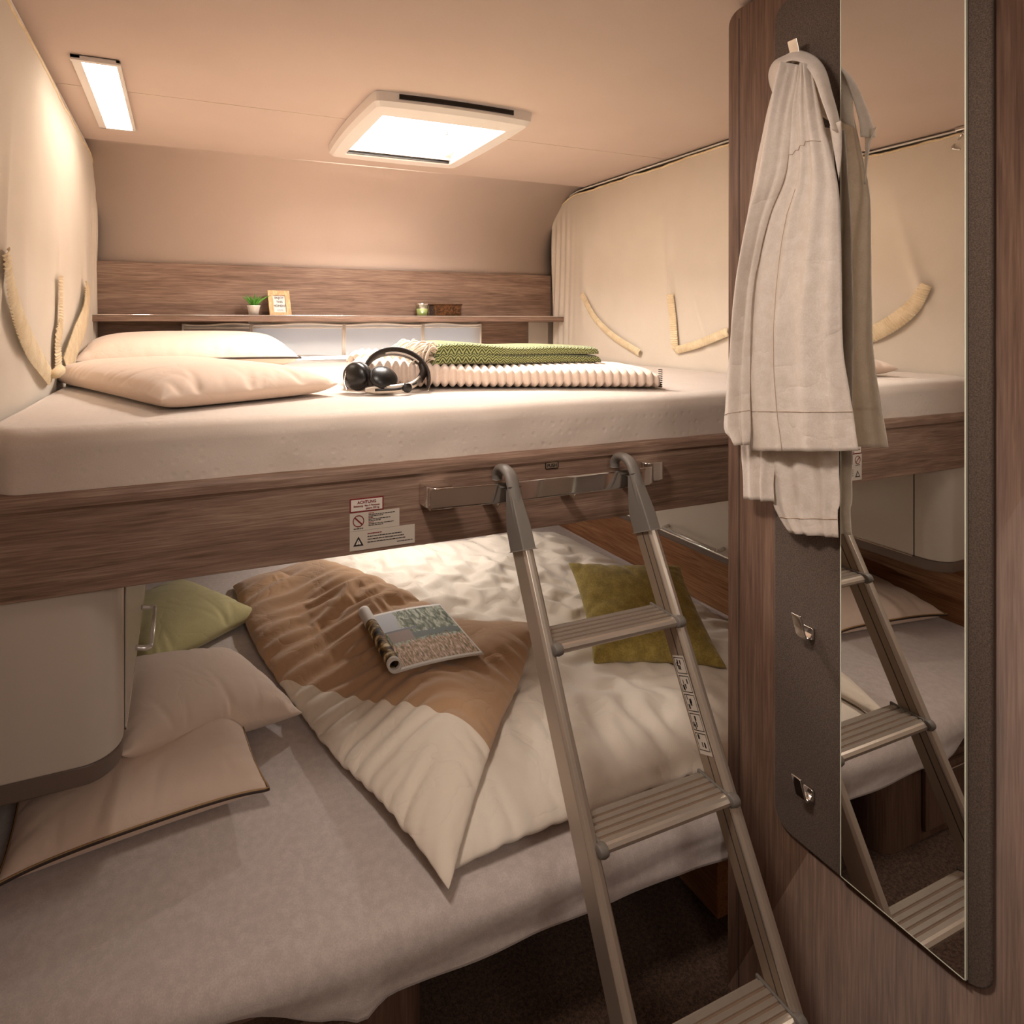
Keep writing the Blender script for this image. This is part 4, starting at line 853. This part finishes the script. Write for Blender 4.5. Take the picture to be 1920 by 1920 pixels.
pg_ = O('print', fr(fx0+.02, fx1-.02, fz0+.02, fz1-.02, 2.550, .003), plain('frame print', '#d9d6d2', .5), fr_, smooth=False)
for s_, zz_ in (('ENJOY', .079), ('THIS', .062), ('MOMENT', .045), ('every day', .030)):
    tx = textmesh(s_, .014 if zz_ > .04 else .007, (.3995-.08*zz_, 2.5445+.18*zz_, SZ+zz_), pg_, M['ink'], align='CENTER', rot=(math.radians(80), 0, math.radians(8.5)))
cj = T('candle_jar', 'glass jar with a pale green candle on the shelf beside the basket', 'candle', (1.05, 2.54, SZ))
O('jar', lathe((1.05, 2.54, SZ), [(.021, 0), (.025, .003), (.030, .05), (.031, .056), (.0325, .066), (.030, .0665), (.029, .056), (.027, .048), (.0235, .004), (.001, .003)], 36), M['jar'], cj)
O('wax', lathe((1.05, 2.54, SZ), [(.0225, .0045), (.0265, .042), (.001, .043)], 32), M['wax'], cj)
O('rim', lathe((1.05, 2.54, SZ), [(.0328, .058), (.0335, .060), (.0335, .067), (.032, .068)], 36), M['chrome'], cj)
bt = T('wicker_basket', 'small brown wicker basket box at the right end of the shelf', 'basket', (1.18, 2.55, SZ))
nb = 60; G = []
lo = rrect(1.108, 1.238, 2.515, 2.58, .008, 4); cxb, cyb = 1.173, 2.548
for k in range(nb+1):
    z = .062*k/nb; g = 1+.10*k/nb; row = []
    for i, (a, b_) in enumerate(lo):
        w_ = 1+.012*math.sin(k*math.pi/3+(i % 2)*math.pi); row.append((cxb+(a-cxb)*g*w_, cyb+(b_-cyb)*g*w_, SZ+z))
    G.append(row)
v, f = grid(G, closeu=True); O('woven_side', (v, f+[tuple(range(len(lo)))[::-1]]), M['basket'], bt)
rim = [(cxb+(a-cxb)*1.12, cyb+(b_-cyb)*1.12, SZ+.063) for a, b_ in lo]; O('rim', tube(rim+[rim[0]], .0035, 6), M['basket'], bt)
# ================================================================ BLANKET + THROW
def slab(c, ang, L_, W_, h, ribs=0, amp=.004, ns=500, hfun=None, endr=.03, wig=None):
    """folded textile: closed cross-section swept along length L_"""
    ca, sa = math.cos(ang), math.sin(ang); G = []; UV = []
    sec = rrect(0, W_, 0, 1, .0, 1)
    th = np.linspace(0, 2*math.pi, 57)[:-1]
    for i in range(ns+1):
        s = i/ns*L_; hh = h*(hfun(s/L_) if hfun else 1); e = min(1, math.sqrt(max(0, 1-((endr-min(s, L_-s, endr))/endr)**2))+.02)
        rb = amp*abs(math.sin(math.pi*s/ribs)) if ribs else 0
        row = []; 
        for a in th:
            p = 5.0; cx_ = math.copysign(abs(math.cos(a))**(2/p), math.cos(a)); cz_ = math.copysign(abs(math.sin(a))**(2/p), math.sin(a))
            y = W_/2+cx_*(W_/2-endr*(1-e)*.6+rb-amp); z = hh/2*e+cz_*(hh/2*e+rb-amp)
            if wig: dy, dz = wig(s, a, y, z); y += dy; z += dz
            row.append((c[0]+ca*s-sa*y, c[1]+sa*s+ca*y, c[2]+max(z, .0)))
            UV.append((s, (-cx_*W_/2 if abs(cz_) > .93 else cz_*hh/2*1.3+W_/2)))
        G.append(row)
    v, f = grid(G, closeu=True); n = len(th); return (v, f+[tuple(range(n))[::-1], tuple(len(v)-n+k for k in range(n))]), UV
bl = T('ribbed_blanket', 'folded cream ribbed plush blanket on the upper mattress under the green throw', 'blanket', (.77, 1.5, MZ))
bang = -math.atan2(.22, .588)
sl, uvb = slab((.392, 1.492, MZ+.003), bang, .845, .34, .064, ribs=.0215, amp=.010, ns=860, hfun=lambda s: 1.28-.36*sm(.05, .5, s)-.10*sm(.75, 1, s), endr=.05)
O('folded_cloth', sl, M['blanket'], bl)
sl2, _ = slab((.43, 1.60, MZ+.062), bang, .40, .24, .034, ribs=.0215, amp=.010, ns=420, endr=.03); O('upper_fold', sl2, M['blanket'], bl)
ms = []
for k in range(9):
    z = MZ+.008+k*.0055; p = np.array([.385+math.cos(bang)*.836, 1.478+math.sin(bang)*.836, z])+np.array([-math.sin(bang), math.cos(bang), 0])*.02; q = p+np.array([-math.sin(bang), math.cos(bang), 0])*.02
    ms.append(tube([p+np.array([.0, .0, 0]), (p+q)/2+np.array([.006, 0, 0]), q], .0014, 5))
O('edge_stitching', join(*ms), M['trimd'], bl)
th_ = T('herringbone_throw', 'folded green herringbone throw with cream fringe on top of the ribbed blanket', 'throw blanket', (.88, 1.5, MZ+.06))
def hwig(ph): return lambda s, a, y, z: (.003*math.sin(s*20+ph), (.006*math.sin(s*9+ph)+.003*math.sin(s*21))*(1 if z > .01 else .2))
tb = (.625, 1.42); tz = MZ+.060
for k, (dz, sh_) in enumerate(((0, 0), (.024, .004))):
    hh = .030; s3_, uv3 = slab((tb[0]+sh_, tb[1]+sh_*.8, tz+dz), math.radians(-2.5), .52-sh_*2.4, .24-sh_, hh, ns=110, amp=0, endr=.02, wig=hwig(.8+k*.25))
    O('fold_layer', s3_, M['herring'], th_, uv=uv3)
rf = random.Random(5); ms = []
for k in range(150):
    y = 1.43+rf.random()*.22; z = tz+.012+rf.random()*.045; x = tb[0]+.012; ln = rf.uniform(.03, .075); dy = rf.uniform(-.03, .012); cu = rf.uniform(.3, 1)
    pth = [(x, y, z), (x-ln*.4, y+dy*.4, z+.012*cu), (x-ln*.8, y+dy*.8, z-.006), (x-ln, y+dy, max(tz+.012-.03*rf.random(), z-.035*cu))]
    ms.append(tube(spl(pth, 9), .0022, 5))
tag(O('fringe', join(*ms), M['fringe'], th_), 'cream wool fringe', kind='stuff')
# ================================================================ HEADPHONES
hp_ = T('headphones', 'black over-ear headphones with silver arms lying on the upper mattress', 'headphones', (.46, 1.45, MZ))
def HP():
    HD = np.array([.020, -.045, 0.]); c = np.array([.478, 1.455, MZ+.045])+HD
    # band: half loop, leaning back; plane spanned by e1 (right) and e2 (back-up)
    e1 = np.array([.97, -.22, 0.]); e1 /= np.linalg.norm(e1); e2 = np.array([.08, .60, .80]); e2 /= np.linalg.norm(e2); n_ = np.cross(e1, e2)
    cen = c+np.array([.015, .0, -.006]); R_ = .082
    def bp(a, r=R_): return cen+e1*r*math.cos(a)+e2*r*.95*math.sin(a)
    def band(a0, a1, r, w_, th, mat, name, par, n=48, wf=None):
        G = []
        for i, a in enumerate(np.linspace(a0, a1, n)):
            ww = w_*(wf(i/(n-1)) if wf else 1); rad_ = (bp(a, 1.)-cen); p = cen+rad_*r
            G.append([p+n_*ww*sx+rad_*th*sy for sx, sy in ((-1, -.5), (-.8, -1), (.8, -1), (1, -.5), (1, .5), (.8, 1), (-.8, 1), (-1, .5))])
        v, f = grid(G, closeu=True); m_ = len(v); return O(name, (v, f+[tuple(range(8))[::-1], tuple(m_-8+k for k in range(8))]), mat, par)
    b_ = band(math.radians(-20), math.radians(172), R_, .0165, .0035, M['leather'], 'headband', hp_, wf=lambda s: .8+.35*math.sin(math.pi*s))
    tag(band(math.radians(35), math.radians(105), R_-.0042, .0035, .0012, M['pot'], 'band_lining', b_), 'white inner strip')
    tag(band(math.radians(-32), math.radians(60), R_+.0045, .0012, .001, M['chrome'], 'band_wire', b_), 'silver edge wire')
    for side, pos, ax in ((0, HD+np.array([.388, 1.462, MZ+.043]), np.array([-.55, -.35, .1])), (1, HD+np.array([.447, 1.430, MZ+.036]), np.array([.15, -.62, .55]))):
        ax = ax/np.linalg.norm(ax); up = np.array([0, 0, 1.]); a1 = np.cross(up, ax); a1 /= np.linalg.norm(a1); a2 = np.cross(ax, a1)
        def disc(prof, n=36):
            G = [[pos+ax*h+a1*r*math.cos(q)*1.05+a2*r*math.sin(q)*.92 for q in np.arange(n)*2*math.pi/n] for r, h in prof]; v, f = grid(G, closeu=True); m_ = len(v)
            return v, f+[tuple(range(n))[::-1], tuple(m_-n+k for k in range(n))]
        cup = O('ear_cup', disc([(.030, -.004), (.036, 0), (.037, .006), (.032, .013), (.020, .019), (.006, .022)]), M['black'], hp_)
        G = [[pos-ax*.010+a1*(.028+.011*math.cos(t_))*math.cos(q)+a2*(.026+.011*math.cos(t_))*math.sin(q)+ax*.010*math.sin(t_) for t_ in np.arange(12)*math.pi/6] for q in np.arange(36)*2*math.pi/36]
        O('ear_pad', grid(G, closeu=True, closev=True), M['leather'], cup)
        if side: tag(O('trim_ring', grid([[pos+ax*.010+a1*(.0345+.0012*math.cos(t_))*math.cos(q)*1.05+a2*(.0345+.0012*math.cos(t_))*math.sin(q)*.92+ax*.0012*math.sin(t_) for t_ in np.arange(6)*math.pi/3] for q in np.arange(36)*2*math.pi/36], closeu=True, closev=True), M['leather'], cup), 'brown ring')
    # silver arm on the near cup with black slot and knob
    A0 = np.array([.398, 1.418, MZ+.012]); A1 = np.array([.470, 1.400, MZ+.014]); A2 = np.array([.520, 1.415, MZ+.020]); A3 = np.array([.553, 1.440, MZ+.032])
    A0, A1, A2, A3 = A0+HD, A1+HD, A2+HD, A3+HD
    path = spl([A0, A1, A2, A3], 30); wd = np.interp(np.linspace(0, 1, 30), [0, .1, .45, .6, 1], [.006, .011, .011, .009, .011]); G = []
    for i, p in enumerate(path):
        tg = path[min(i+1, 29)]-path[max(i-1, 0)]; tg /= np.linalg.norm(tg); nn = np.cross(tg, [0, 0, 1]); nn /= np.linalg.norm(nn); uu = np.cross(nn, tg)
        G.append([p+uu*wd[i]*a+nn*.003*b for a, b in ((-1, -.6), (-.7, 1), (.7, 1), (1, -.6))])
    v, f = grid(G, closeu=True); arm = O('arm', (v, f+[(3, 2, 1, 0), tuple(len(v)-4+k for k in range(4))]), M['alu'], hp_, bevel=.0008); tag(arm, 'silver arm')
    O('arm_slot', tube(path[3:14]+np.array([-.001, -.0034, 0]), .0035, 6), M['black'], arm)
    O('arm_slot', tube(path[19:23]+np.array([.001, -.003, .002]), .0028, 6), M['black'], arm)
    O('knob', lathe(path[15]+np.array([0, -.008, -.001]), [(.010, -.004), (.012, -.002), (.012, .006), (.003, .008)], 28, 1), M['black'], arm)
    O('slider', tube(spl([A3+(-.004, 0, -.004), A3+(.012, .01, .016), A3+(.012, .022, .036)], 12), .010, 10), M['leather'], hp_)
    O('cable', tube(spl(np.array([(.365, 1.47, MZ+.055), (.358, 1.462, MZ+.03), (.362, 1.45, MZ+.008)])+HD, 14), .0022, 8), M['chrome'], hp_)
HP()
